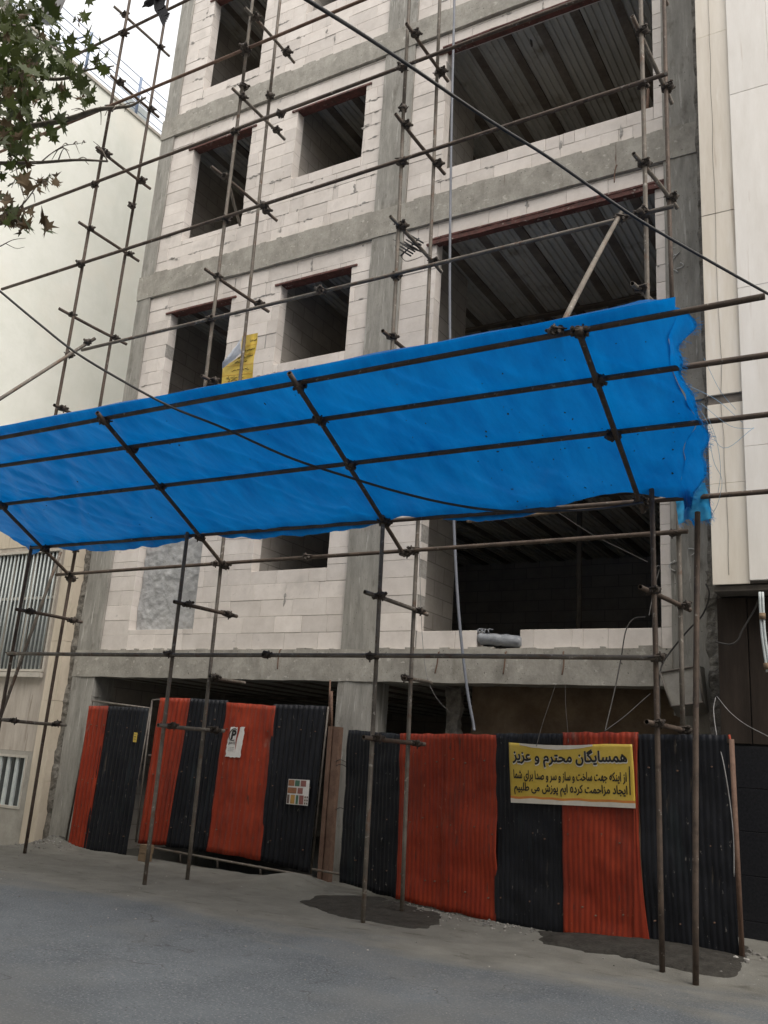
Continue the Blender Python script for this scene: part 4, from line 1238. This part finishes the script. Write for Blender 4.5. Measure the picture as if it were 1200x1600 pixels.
for (x0, x1, z0, z1, nb, rb, top) in ((-15.35, -13.06, 2.68, 4.86, 22, 0.015, True), (-15.35, -13.10, 0.42, 1.28, 11, 0.035, False)):
    bm = bmesh.new()
    box(bm, x0 + 0.02, x1 - 0.02, LY + 0.16, LY + 0.19, z0 + 0.02, z1 - 0.02)
    w = obj('window', bm, 'dull_glass', ln)
    bm = bmesh.new()
    for a, b, c, d in ((x0, x0 + 0.04, z0, z1), (x1 - 0.04, x1, z0, z1), (x0 + 0.042, x1 - 0.042, z0, z0 + 0.04), (x0 + 0.042, x1 - 0.042, z1 - 0.04, z1)):
        box(bm, a, b, LY - 0.03, LY + 0.05, c, d)
    if top:
        box(bm, x0 + 0.042, x1 - 0.042, LY + 0.09, LY + 0.12, 3.98, 4.03)
        for k in range(4):
            xx = x0 + (x1 - x0) * (k + 0.5) / 4
            box(bm, xx, xx + 0.05, LY + 0.10, LY + 0.15, z0 + 0.05, z1 - 0.05)
        box(bm, x0 - 0.05, x1 + 0.02, LY - 0.10, LY - 0.034, z0 - 0.10, z0 - 0.02)
    obj('frame', bm, 'bar_frame', w)
    bm = bmesh.new()
    for k in range(nb):
        xx = x0 + 0.06 + (x1 - x0 - 0.12) * k / (nb - 1)
        if top: tube(bm, (xx, LY + 0.01, z0 + 0.03), (xx, LY + 0.01, z1 - 0.03), rb, 6)
        else: box(bm, xx - 0.035, xx + 0.035, LY - 0.005, LY + 0.03, z0 + 0.041, z1 - 0.041)
    obj('bars', bm, 'bar_paint', w)

wb = empty('apartment_building', (-20, 12, 0), 'tall white rendered building with cable railing on its roof behind the scaffolding', 'building')
bm = bmesh.new()
box(bm, -28, -16.0, 5.5, 27, -0.3, 16.72)
obj('wall', bm, 'white_render', wb)
bm = bmesh.new()
box(bm, -28.05, -15.96, 5.45, 27.05, 16.725, 16.80)
obj('coping', bm, 'bar_frame', wb)
RX = -16.05
for y in (7.3, 9.4, 11.55, 13.2, 14.9, 16.6, 18.4, 20.2):
    bm = bmesh.new()
    tube(bm, (RX, y, 16.8), (RX, y, 17.95), 0.035, 6)
    obj('railing_post', bm, 'rail_blue', wb)
bm = bmesh.new()
for z in (16.98, 17.22, 17.46, 17.70, 17.93):
    tube(bm, (RX, 5.6, z), (RX, 26, z), 0.012, 5)
tube(bm, (RX, 11.55, 17.9), (RX - 2.2, 11.2, 17.9), 0.02, 5)
obj('railing_cables', bm, 'rail_blue', wb)
for y0, y1 in ((13.0, 13.7), (14.8, 15.6)):
    bm = bmesh.new()
    box(bm, RX - 0.6, RX - 0.12, y0, y1, 16.82, 17.3)
    tube(bm, (RX - 0.115, (y0 + y1) / 2, 17.06), (RX - 0.09, (y0 + y1) / 2, 17.06), 0.18, 12)
    o = obj('air_cooler', bm, 'bar_paint'); tag(rebase(o), 'small grey air cooler on the roof edge of the white building, %s' % ('nearer the street' if y0 < 14 else 'nearer the unfinished block'), 'air cooler', 'air coolers on the white roof')

# ------------------------------------------------------------------ right neighbour
rn = empty('marble_building', (0.3, 9.9, 0), 'marble clad neighbour building with dark granite ground floor on the right', 'building')
MY = 9.90
mx0 = U(1110, 800, MY).x; mxj = U(1172, 905, MY).x
zb = U(1115, 914, MY).z
bm = bmesh.new()
box(bm, mx0 + 0.01, 6, MY + 0.03, 20, zb + 0.01, 21.0)
obj('wall', bm, 'joint_dark', rn)
bm = bmesh.new()
z = zb
zslot = U(1135, 622, MY).z
hs = [1.55, zslot - 0.06 - zb - 1.55 - 0.0, 2.4, 3.6, 3.2, 3.4, 3.0, 3.0]
zz = [zb, zb + 1.55 * 0.72, zslot - 0.055]
zz2 = [zslot + 0.055, zslot + 2.35, zslot + 4.9, zslot + 7.2, zslot + 9.4, 21.0]
for a, b in list(zip(zz, zz[1:])) + list(zip(zz2, zz2[1:])):
    chamfer_box(bm, mx0, mxj - 0.003, MY + random.uniform(0, .006), MY + 0.028, a + 0.002, b - 0.002, 0.003)
obj('cream_cladding', bm, 'marble', rn)
bm = bmesh.new()
for k in range(14):
    xa = mxj + 0.45 * k; xb = xa + 0.447
    z = zb - 0.0 + (0.35 if k % 2 else 1.5)
    zs_ = [zb + 0.03]
    while z < 20.5: zs_.append(z); z += random.choice((1.9, 2.3, 2.6))
    zs_.append(21.0)
    for a, b in zip(zs_, zs_[1:]):
        chamfer_box(bm, xa, xb, MY - 0.030 + random.uniform(0, .006), MY + 0.028, a + 0.0015, b - 0.0015, 0.003)
obj('white_cladding', bm, 'marble_white', rn)
bm = bmesh.new()
for x0_, seed in ((mx0 + 0.16, 1.0),):
    pts = []
    z = zb + 0.1
    while z < 15:
        pts.append(Vector((x0_ + 0.035 * noise.noise(Vector((z * 0.6, seed, 0))) + 0.02 * noise.noise(Vector((z * 2.2, seed, 3))), MY - 0.001, z)))
        z += 0.22 if seed < 3 else 0.3
    polytube(bm, pts, 0.0022, 4)
obj('crack', bm, 'joint_dark', rn)
bm = bmesh.new()
box(bm, mx0 + 0.0, 6, MY + 0.05, MY + 0.9, zb - 0.06, zb - 0.004)
obj('soffit', bm, 'joint_dark', rn)
DY = 10.25
dx0 = U(1122, 1000, DY).x
bm = bmesh.new()
box(bm, dx0 + 0.02, 6, DY + 0.022, DY + 0.4, -0.3, zb - 0.07)
z = -0.3
rows = [-0.3, 0.30, 0.72, 1.14, 1.56, 1.98]
for a, b in zip(rows, rows[1:]):
    for k in range(6):
        chamfer_box(bm, dx0 + k * 1.0, dx0 + k * 1.0 + 0.995, DY, DY + 0.02, a + 0.002, b - 0.003, 0.003)
obj('granite_wall', bm, 'dark_granite', rn)
bm = bmesh.new()
chamfer_box(bm, dx0, dx0 + 0.30, DY - 0.01, DY + 0.02, 2.0, zb - 0.08, 0.003)
chamfer_box(bm, dx0 + 0.31, dx0 + 0.62, DY + 0.0, DY + 0.02, 2.0, zb - 0.08, 0.003)
obj('brown_panel', bm, 'dark_brown', rn)
bm = bmesh.new()
box(bm, dx0 + 0.63, 6, DY, DY + 0.02, 2.0, zb - 0.08)
obj('granite_wall', bm, 'dark_granite', rn)

# ------------------------------------------------------------------ small things on the facade
bx = empty('metal_box', U(1070, 1075, 10.3), 'battered grey metal box hanging tilted from the right column', 'box')
bm = bmesh.new()
q = [U(1032, 1051, 10.40), U(1092, 1040, 10.40), U(1099, 1097, 10.40), U(1049, 1104, 10.40)]
dv = [Vector((0, 0.30, 0.02)), Vector((0, 0.30, 0.02)), Vector((0, 0.28, -0.10)), Vector((0, 0.28, -0.10))]
a = [bm.verts.new(p) for p in q]; b = [bm.verts.new(p + d) for p, d in zip(q, dv)]
bm.faces.new(a[::-1]); bm.faces.new(b)
for i in range(4): bm.faces.new((a[i], a[(i + 1) % 4], b[(i + 1) % 4], b[i]))
bmesh.ops.bevel(bm, geom=bm.edges[:], offset=0.008, segments=2, affect='EDGES')
obj('casing', bm, 'steel_box', bx)
bm = bmesh.new()
for i in range(4):
    tube(bm, q[i] + Vector((0, -0.012, 0)), q[(i + 1) % 4] + Vector((0, -0.012, 0)), 0.012, 6)
obj('rim', bm, 'joint_dark', bx)

bm = bmesh.new()
a, b = U(748, 997, Y0 + 0.08), U(816, 1003, Y0 + 0.06)
pts = [a.lerp(b, i / 14) for i in range(15)]
rings = []
for i, p in enumerate(pts):
    r = 0.075 * (1 + 0.16 * noise.noise(Vector((i * .6, 0, 0)))) * (0.75 if i in (0, 14) else 1)
    rings.append([bm.verts.new(p + Vector((0.01 * noise.noise(Vector((k, i, 0)) * .7), (r + 0.012 * noise.noise(Vector((k * .8, i * .5, 2)))) * math.cos(t), (r + 0.012 * noise.noise(Vector((k * .8, i * .5, 7)))) * math.sin(t))))
                  for k, t in enumerate(2 * math.pi * k / 16 for k in range(16))])
for A, B in zip(rings, rings[1:]):
    for k in range(16): bm.faces.new((A[k], A[(k + 1) % 16], B[(k + 1) % 16], B[k])).smooth = True
bm.faces.new(rings[0][::-1]); bm.faces.new(rings[-1])
for k in range(6):
    s = a + Vector((random.uniform(0, .18), -0.04, 0.06))
    polytube(bm, spline([s, s + Vector((random.uniform(-.08, .04), 0, .05)), s + Vector((random.uniform(-.1, .12), .02, .02 + random.uniform(0, .05)))], 3), 0.010, 5, 0.003)
tag(rebase(obj('plastic_roll', bm, 'bundle')), 'crumpled grey plastic roll lying in the gap of the lowest block row', 'plastic roll')

bm = bmesh.new()
def film(u, v):
    x = -11.32 + u * 1.385; z = 3.41 + v * 2.17
    return Vector((x, Y0 + 0.19 - 0.025 * noise.noise(Vector((x * 3, z * 2.2, 0))) - 0.018 * abs(noise.noise(Vector((x * 5 + z * 3, z * 4, 3)))) - 0.012 * noise.noise(Vector((x * 14, z * 11, 5))), z))
grid_surface(bm, film, 60, 90)
tag(rebase(obj('plastic_sheet', bm, 'plastic_film')), 'creased grey plastic film closing the lowest left window', 'plastic sheet')

# antenna leaning on the scaffold
an = empty('antenna', U(640, 400, 9.0), 'small television antenna with grille reflector tied to the scaffold putlog', 'antenna')
bm = bmesh.new()
tube(bm, U(626, 400, 8.95), U(655, 372, 8.95), 0.012, 6)
for k in range(7):
    c = U(632 + 3.2 * k, 394 - 3.4 * k, 8.93)
    d = U(632 + 3.2 * k + 10, 394 - 3.4 * k + 6, 8.93) - c
    tube(bm, c - d * 1.0, c + d * 1.0, 0.011, 6)
obj('reflector', bm, 'cable_black', an)
bm = bmesh.new()
for k in range(8):
    c = U(628 + 4.0 * k, 380 + 2.0 * k, 8.97)
    tube(bm, c + Vector((-0.14, 0, 0.09)), c + Vector((0.16, 0, -0.09)), 0.004, 4)
obj('elements', bm, 'cable_grey', an)
bm = bmesh.new()
polytube(bm, spline([U(626, 400, 8.95), U(634, 408, 9), U(646, 406, 9), U(660, 400, 9.1)], 5), 0.005, 4)
polytube(bm, spline([U(617, 383, 8.9), U(621, 393, 8.9), U(624, 400, 8.95)], 4), 0.005, 4)
obj('lead', bm, 'cable_grey', an)

def cable(name, pts, r, m, label, cat='cable', group=None, r1=None):
    bm = bmesh.new()
    polytube(bm, spline(pts, 8), r, 7, r1)
    if cat == 'wire': group = 'loose wires hanging on the facade and fence'
    return tag(rebase(obj(name, bm, m)), label, cat, group)
def yl(pts, y0, y1):
    n = len(pts) - 1
    return [U(x, y, y0 + (y1 - y0) * i / n) for i, (x, y) in enumerate(pts)]
cable('power_cable', yl([(330, -95), (480, 0), (560, 50), (640, 103), (760, 185), (860, 248), (985, 335), (1100, 403), (1230, 476)], 3.6, 7.8), 0.017, 'cable_black',
      'thick black overhead cable slanting down across the upper right storeys', r1=0.0125)
cable('power_cable', yl([(-60, 405), (0, 455), (60, 505), (120, 552), (200, 600), (270, 637), (345, 667), (450, 714), (540, 744), (620, 768), (700, 787), (780, 798), (870, 799), (940, 795), (1005, 786)], 5.0, 8.3),
      0.0125, 'cable_black', 'slack dark cable sagging in front of the blue tarpaulin')
cable('hoist_hose', [U(713, -200, 10.3), U(710, 0, 10.3), U(706, 180, 10.3), U(703, 400, 10.3), U(704, 600, 10.3), U(709, 810, 10.3), U(717, 960, 10.3), U(729, 1070, 10.35), U(739, 1128, 10.4), U(741, 1142, 10.4)], 0.019, 'hose',
      'grey blue hose hanging straight down beside the big openings', 'hose')
cable('wire', [U(654, 815, 10.6), U(657, 930, 10.6), U(661, 1010, 10.6), U(668, 1060, 10.6), U(683, 1092, 10.7), U(702, 1112, 10.9)], 0.004, 'cable_pale', 'thin pale wire hanging past the middle column to the broken plaster', 'wire')
cable('wire', [U(1008, 964, 10.7), U(990, 967, 10.7), U(978, 985, 10.65), U(970, 1030, 10.6), U(960, 1080, 10.4), U(945, 1143, 9.9)], 0.008, 'cable_grey', 'dark cable looping from the big opening down over the lowest beam', 'wire')
cable('wire', [U(944, 1143, 9.9), U(975, 1120, 10.1), U(1000, 1098, 10.3), U(1016, 1084, 10.4)], 0.006, 'cable_grey', 'dark wire slanting up from the fence top to the tilted box', 'wire')
cable('wire', [U(1118, 1090, 9.6), U(1115, 1110, 9.55), U(1120, 1150, 9.35), U(1130, 1190, 9.05), U(1140, 1250, 9.0), U(1146, 1310, 8.98), U(1147, 1370, 8.97)], 0.005, 'cable_pale', 'pale wire running down the end of the last black fence sheet', 'wire')
cable('wire', [U(1120, 1088, 9.8), U(1140, 1112, 9.7), U(1165, 1132, 9.6), U(1205, 1153, 9.5)], 0.004, 'cable_pale', 'thin pale wire crossing the dark granite wall', 'wire')
cable('wire', [U(1103, 912, 10.2), U(1108, 930, 10.2), U(1098, 960, 10.3), U(1075, 985, 10.4), U(1050, 1015, 10.5), U(1034, 1040, 10.45), U(1030, 1070, 10.4), U(1031, 1120, 10.4)], 0.010, 'cable_grey', 'thick grey cable bent behind the scaffold at the right column', 'wire')
cable('wire', [U(1118, 1003, 10.15), U(1140, 1007, 10.1), U(1153, 1000, 10.1), U(1160, 985, 10.1), U(1180, 950, 10.1), U(1188, 928, 10.1)], 0.010, 'cable_grey', 'brown cable curving under the marble overhang', 'wire')
cable('wire', [U(868, 798, 9.4), U(925, 835, 9.6), U(975, 860, 9.8), U(1012, 878, 9.0)], 0.004, 'cable_grey', 'thin dark wire slanting through the dark lowest opening', 'wire')
cable('wire', [U(868, 1070, 10.72), U(858, 1100, 10.2), U(848, 1130, 9.6), U(838, 1166, 9.3)], 0.003, 'cable_grey', 'hair thin wire holding the left end of the banner', 'wire')
cable('wire', [U(883, 1070, 10.72), U(884, 1105, 10.2), U(887, 1140, 9.6), U(888, 1160, 9.35)], 0.003, 'cable_grey', 'hair thin wire holding the middle of the banner', 'wire')
cable('wire', [U(1018, 893, 9.2), U(1028, 884, 9.6), U(1030, 890, 10.0), U(1022, 920, 9.6), U(1014, 962, 9.0)], 0.006, 'cable_grey', 'grey wire knotted round the right outer standard', 'wire')

cd = empty('conduit', U(1193, 1050, 9.8), 'pale conduit with yellow bands hanging under the marble overhang', 'conduit')
bm = bmesh.new()
for dx in (0, 4.5): polytube(bm, spline([U(1187 + dx, 925, 9.85), U(1190 + dx, 985, 9.85), U(1196 + dx, 1030, 9.85), U(1199 + dx, 1050, 9.85)], 5), 0.014, 6)
obj('tube', bm, 'bar_paint', cd)
bm = bmesh.new()
for a, b in (((1189, 958), (1189.6, 968)), ((1196, 1036), (1197, 1046))): tube(bm, U(a[0] + 2, a[1], 9.845), U(b[0] + 2, b[1], 9.845), 0.031, 8)
obj('band', bm, 'wood', cd)

# ------------------------------------------------------------------ gravel along the foot of the fence
bm = bmesh.new()
def stone(p, r):
    m = bmesh.ops.create_icosphere(bm, subdivisions=1, radius=r, matrix=Matrix.Translation(p))
    for v in m['verts']:
        v.co = p + Vector(((v.co.x - p.x), (v.co.y - p.y), (v.co.z - p.z) * 0.7)) * (1 + 0.5 * noise.noise(v.co * 40))
for i in range(420):
    x = random.uniform(-5.6, -1.5)
    fy = FA + FS * (x - FB)
    y = fy - abs(random.gauss(0.0, 0.22)) - 0.03
    r = random.choice((0.006, 0.008, 0.01, 0.014)) * random.uniform(0.7, 1.4)
    stone(Vector((x, y, gz(x, y) + r * 0.35)), r)
for i in range(26):
    x = random.gauss(-1.55, 0.15); y = random.gauss(9.15, 0.15)
    r = random.uniform(0.010, 0.032)
    stone(Vector((x, y, gz(x, y) + r * 0.3)), r)
for i in range(260):
    x = random.gauss(-12.0, 0.3); y = random.gauss(10.2, 0.3)
    if y > 10.6: continue
    r = random.uniform(0.006, 0.018)
    stone(Vector((x, y, gz(x, y) + r * 0.3)), r)
for i in range(150):
    x = random.uniform(-11, -1); y = random.uniform(6, 9.6)
    r = random.uniform(0.004, 0.010)
    stone(Vector((x, y, gz(x, y) + r * 0.3)), r)
o = obj('gravel', bm, 'gravel'); o['kind'] = 'stuff'

# ------------------------------------------------------------------ plane tree reaching in from the left
TK = 0.68
def T(x, y, z):
    return (x * TK, y * TK, 1.6 + (z - 1.6) * TK)
tree = empty('plane_tree', (-8.2 * TK, 3.6 * TK, 0), 'plane tree with star shaped green and withered brown leaves reaching in at upper left', 'tree')
BY = 4.3 * TK
def B_(px, py, y=BY): return U(px, py, y)
bm = bmesh.new()
polytube(bm, spline([T(-8.2, 3.6, -0.95), T(-8.15, 3.62, 1.6), T(-8.0, 3.7, 3.2), T(-7.85, 3.75, 5.0), T(-7.7, 3.8, 7.0), T(-7.5, 3.8, 9.5)], 5), 0.17, 12, 0.05)
limbs = []
def limb(pts, r, r1):
    s = spline(pts, 6)
    polytube(bm, s, r, 8, r1)
    limbs.append(s)
limb([T(-7.9, 3.75, 4.2), T(-6.8, 3.95, 5.1), B_(-60, 225), B_(35, 200), B_(100, 188), B_(150, 172), B_(182, 168), B_(205, 165), B_(228, 152)], 0.0275, 0.0050)
limb([T(-7.85, 3.75, 5.0), T(-6.9, 4.0, 5.7), B_(-40, 140), B_(40, 110), B_(75, 123), B_(110, 121), B_(135, 110), B_(178, 103)], 0.0220, 0.0039)
limb([T(-7.95, 3.7, 3.6), T(-6.9, 4.0, 4.4), B_(-50, 258), B_(0, 255), B_(60, 254), B_(120, 250), B_(168, 252)], 0.0193, 0.0055)
limb([T(-7.95, 3.7, 3.4), T(-6.8, 4.0, 3.9), B_(-40, 360), B_(0, 347), B_(35, 320), B_(62, 285), B_(75, 278)], 0.0099, 0.0017)
limb([B_(62, 255), B_(80, 240), B_(100, 228), B_(118, 225), B_(135, 222)], 0.0039, 0.0011)
limb([B_(24, 258), B_(30, 285), B_(40, 315)], 0.0033, 0.0017)
limb([B_(118, 225), B_(124, 240)], 0.0022, 0.0011)
limb([B_(-30, 400), B_(0, 385), B_(20, 375), B_(40, 372)], 0.0044, 0.0011)
limb([B_(8, 380), B_(25, 388), B_(38, 386)], 0.0022, 0.0011)
limb([T(-7.7, 3.8, 7.0), B_(-40, 60), B_(20, 40), B_(60, 60), B_(100, 85)], 0.0165, 0.0028)
limb([B_(110, 121), B_(95, 95), B_(85, 75)], 0.0044, 0.0017)
limb([T(-7.7, 3.8, 6.4), T(-8.8, 2.8, 7.6), T(-9.6, 2.0, 8.6)], 0.0275, 0.0083)
limb([T(-7.6, 3.8, 8.0), T(-6.8, 2.6, 9.0), T(-6.0, 1.6, 9.6)], 0.0248, 0.0066)
for s_ in limbs[:6]:
    for p in s_[len(s_) // 3::3]:
        for _ in range(random.choice((0, 1, 1, 2))):
            d = Vector((random.uniform(-1, 1), random.uniform(-.8, .8), random.uniform(-.9, .8))) * random.uniform(0.04, 0.13)
            polytube(bm, spline([p, p + d * 0.5 + Vector((0, 0, 0.02)), p + d], 3), 0.0045, 5, 0.0015)
obj('trunk', bm, 'bark', tree)
LEAF = [(0, -0.12), (0.10, -0.05), (0.36, -0.22), (0.30, 0.02), (0.58, 0.10), (0.30, 0.20), (0.38, 0.48), (0.16, 0.40), (0.0, 0.85),
        (-0.16, 0.40), (-0.38, 0.48), (-0.30, 0.20), (-0.58, 0.10), (-0.30, 0.02), (-0.36, -0.22), (-0.10, -0.05)]
def leaf(bm, p, s, mi, droop):
    q = Matrix.Rotation(random.uniform(0, 6.28), 3, 'Z') @ Matrix.Rotation(random.uniform(0.4, 1.5) if not droop else random.uniform(1.2, 2.4), 3, 'X') @ Matrix.Rotation(random.uniform(0, 6.28), 3, 'Y')
    curl = random.uniform(-0.3, 0.9) if mi == 0 else random.uniform(0.4, 1.4)
    asp = random.uniform(0.75, 1.1)
    c = bm.verts.new(p + q @ Vector((0, 0.1 * s, 0)))
    vs = [bm.verts.new(p + q @ (Vector((x * asp, y, curl * x * x - 0.4 * curl * y * y)) * s)) for x, y in LEAF]
    for i in range(len(vs)):
        f = bm.faces.new((vs[i], vs[(i + 1) % len(vs)], c)); f.material_index = mi; f.smooth = True
bm = bmesh.new()
CL = [  # px, py, spread, count, share of withered leaves
    (20, 90, 46, 120, .15), (10, 150, 40, 100, .2), (35, 130, 40, 80, .2), (75, 155, 26, 24, .35), (15, 200, 30, 50, .3), (25, 225, 24, 28, .5), (5, 40, 34, 50, .15), (40, 10, 28, 26, .1),
    (70, 25, 22, 20, .1), (95, 60, 22, 10, .2), (120, 118, 22, 14, .1), (140, 70, 16, 5, 0), (110, 80, 16, 9, .3), (160, 105, 18, 9, .1), (125, 150, 20, 10, .3), (140, 158, 14, 7, .2), (85, 195, 14, 4, .2),
    (55, 205, 16, 10, .5), (45, 60, 40, 40, .15), (60, 100, 30, 26, .2), (90, 110, 20, 14, .15), (165, 85, 10, 3, 0), (10, 340, 18, 16, .7), (40, 345, 20, 16, .8), (70, 355, 14, 6, .9), (50, 290, 18, 8, .9), (85, 280, 10, 4, 1), (5, 310, 14, 6, .8), (30, 250, 20, 8, .7)]
for px, py, sp, n, dry in CL:
    for i in range(int(n * 0.85)):
        y = BY + random.gauss(0, 0.25)
        a, rr = random.uniform(0, 6.28), sp * math.sqrt(random.random())
        p = U(px + rr * math.cos(a), py + rr * math.sin(a), y)
        d = random.random() < (dry if dry >= 0.7 else dry * 0.45)
        leaf(bm, p, random.triangular(0.045, 0.125, 0.08), 1 if d else 0, d)
for i in range(2600):
    c = random.choice(((-7.4, 3.4, 8.6, 1.6), (-8.8, 2.6, 7.8, 1.5), (-6.4, 2.4, 8.8, 1.4), (-7.0, 3.4, 6.6, 1.2)))
    v = Vector((random.gauss(0, 1), random.gauss(0, 1), random.gauss(0, 1))).normalized() * c[3] * random.random() ** 0.4
    p = Vector(T(*(Vector(c[:3]) + v)))
    if p.y > 0.3 and p.x / p.y > -1.42: continue
    leaf(bm, p, random.uniform(0.06, 0.10), 1 if random.random() < .15 else 0, False)
obj('crown', bm, ['leaf', 'leaf_dry'], tree)

# ------------------------------------------------------------------ street lamp behind the leaves
la = empty('street_lamp', (-11.5, 5.6, 0), 'pale street lamp head half hidden by the plane tree leaves', 'street lamp')
bm = bmesh.new()
hp, hq = U(66, 36, 5.6), U(112, -45, 5.6)
polytube(bm, spline([(-11.5, 5.6, -0.1), (-11.5, 5.6, 5), (-11.4, 5.6, 8.6), (-10.2, 5.6, 9.9), tuple(hq + Vector((-0.5, 0, 0.9))), tuple(hq + Vector((0.1, 0, 0.35))), tuple(hq)], 6), 0.06, 8, 0.03)
obj('pole', bm, 'bar_frame', la)
bm = bmesh.new()
d = (hp - hq); L_ = d.length; d.normalize(); a = d.orthogonal().normalized(); b = d.cross(a)
rings = []
for t, w in ((0, .03), (.08, .06), (.25, .085), (.5, .10), (.75, .115), (.92, .105), (.99, .06), (1.0, .01)):
    c = hq + d * L_ * t
    rings.append([bm.verts.new(c + w * (math.cos(q) * a + math.sin(q) * b)) for q in (2 * math.pi * i / 14 for i in range(14))])
for A, B in zip(rings, rings[1:]):
    for k in range(14): bm.faces.new((A[k], A[(k + 1) % 14], B[(k + 1) % 14], B[k])).smooth = True
bm.faces.new(rings[0][::-1]); bm.faces.new(rings[-1])
obj('lamp_head', bm, 'lamp_white', la)

# ------------------------------------------------------------------ crow flying past at the top
def crow():
    root = empty('crow', U(252, 2, 5.2), 'black crow in flight with spread wing feathers at the top edge', 'bird')
    d = 0.0
    f = Vector((-0.80, 0.1, 0.05)).normalized()          # heading
    wdir = Vector((0.50, -0.10, -0.85)).normalized()       # near wing
    up = f.cross(wdir).normalized()
    c = U(250, -6, 5.2)
    bm = bmesh.new()
    prof = [(-0.24, .012), (-0.18, .035), (-0.08, .062), (0.02, .070), (0.10, .058), (0.15, .040), (0.19, .042), (0.225, .036), (0.25, .016), (0.30, .003)]
    rings = []
    for t, r in prof:
        rings.append([bm.verts.new(c + f * t + r * (math.cos(q) * wdir + 0.9 * math.sin(q) * up)) for q in (2 * math.pi * i / 12 for i in range(12))])
    for A, B in zip(rings, rings[1:]):
        for k in range(12): bm.faces.new((A[k], A[(k + 1) % 12], B[(k + 1) % 12], B[k])).smooth = True
    bm.faces.new(rings[0][::-1]); bm.faces.new(rings[-1])
    def feather(p, dr, L, w, nrm):
        s = dr.cross(nrm).normalized()
        top = [p - s * w * .5, p + dr * L * .5 - s * w * .6, p + dr * L * .9 - s * w * .4, p + dr * L, p + dr * L * .9 + s * w * .4, p + dr * L * .5 + s * w * .6, p + s * w * .5]
        v1 = [bm.verts.new(q + nrm * 0.002) for q in top]; v2 = [bm.verts.new(q - nrm * 0.002) for q in top]
        bm.faces.new(v1); bm.faces.new(v2[::-1])
        for i in range(7): bm.faces.new((v1[i], v2[i], v2[(i + 1) % 7], v1[(i + 1) % 7]))
    for s, wd in ((1, wdir), (-1, (-wdir + up * 0.6).normalized())):
        root_p = c + f * 0.07 + wd * 0.05
        elbow = root_p + wd * 0.15 + f * 0.05
        wrist = elbow + wd * 0.13 - f * 0.02
        nrm = f.cross(wd).normalized()
        sec = [root_p, elbow, wrist]
        pts = spline(sec, 4)
        polytube(bm, pts, 0.028, 7, 0.012)
        for i in range(8):
            p = root_p.lerp(elbow, i / 7)
            feather(p + nrm * 0.0015 * i, (-f * 0.9 + wd * (0.15 + 0.03 * i)).normalized(), 0.16, 0.05, nrm)
        for i in range(6):
            p = elbow.lerp(wrist, i / 5)
            feather(p + nrm * (0.001 * i + .002), (-f * 0.8 + wd * (0.3 + 0.06 * i)).normalized(), 0.17, 0.045, nrm)
        for i in range(7):
            feather(wrist + nrm * 0.002 * i, (wd * (0.5 + 0.12 * i) - f * (0.75 - 0.13 * i)).normalized(), 0.20 + 0.012 * i, 0.024, nrm)
    for i in range(6):
        feather(c - f * 0.2 + up * 0.002 * i, (-f + wdir * 0.10 * (i - 2.5)).normalized(), 0.20, 0.045, up)
    obj('body', bm, 'feather', root)
crow()

# ------------------------------------------------------------------ unseen block behind the camera, added to shade the street and lower facade
op = empty('apartment_building', (-6, -5.5, 0), 'long buff apartment block added unseen behind the viewer to shade the lower facade', 'building')
bm = bmesh.new()
holes = []
for k in range(5):
    for i in range(16):
        x = -39 + i * 4.2
        holes.append((x, x + 1.8, 0.9 + 3.3 * k, 2.6 + 3.3 * k))
wall_sheet(bm, -42, 28, -0.2, 17.6, holes, -5.5, -5.75, 0)
box(bm, -42, 28, -16, -5.76, 17.1, 17.5)
obj('wall', bm, 'cream_stone', op)
bm = bmesh.new()
box(bm, -41.9, 27.9, -6.1, -5.9, 0, 17.0)
obj('window', bm, 'dull_glass', op)
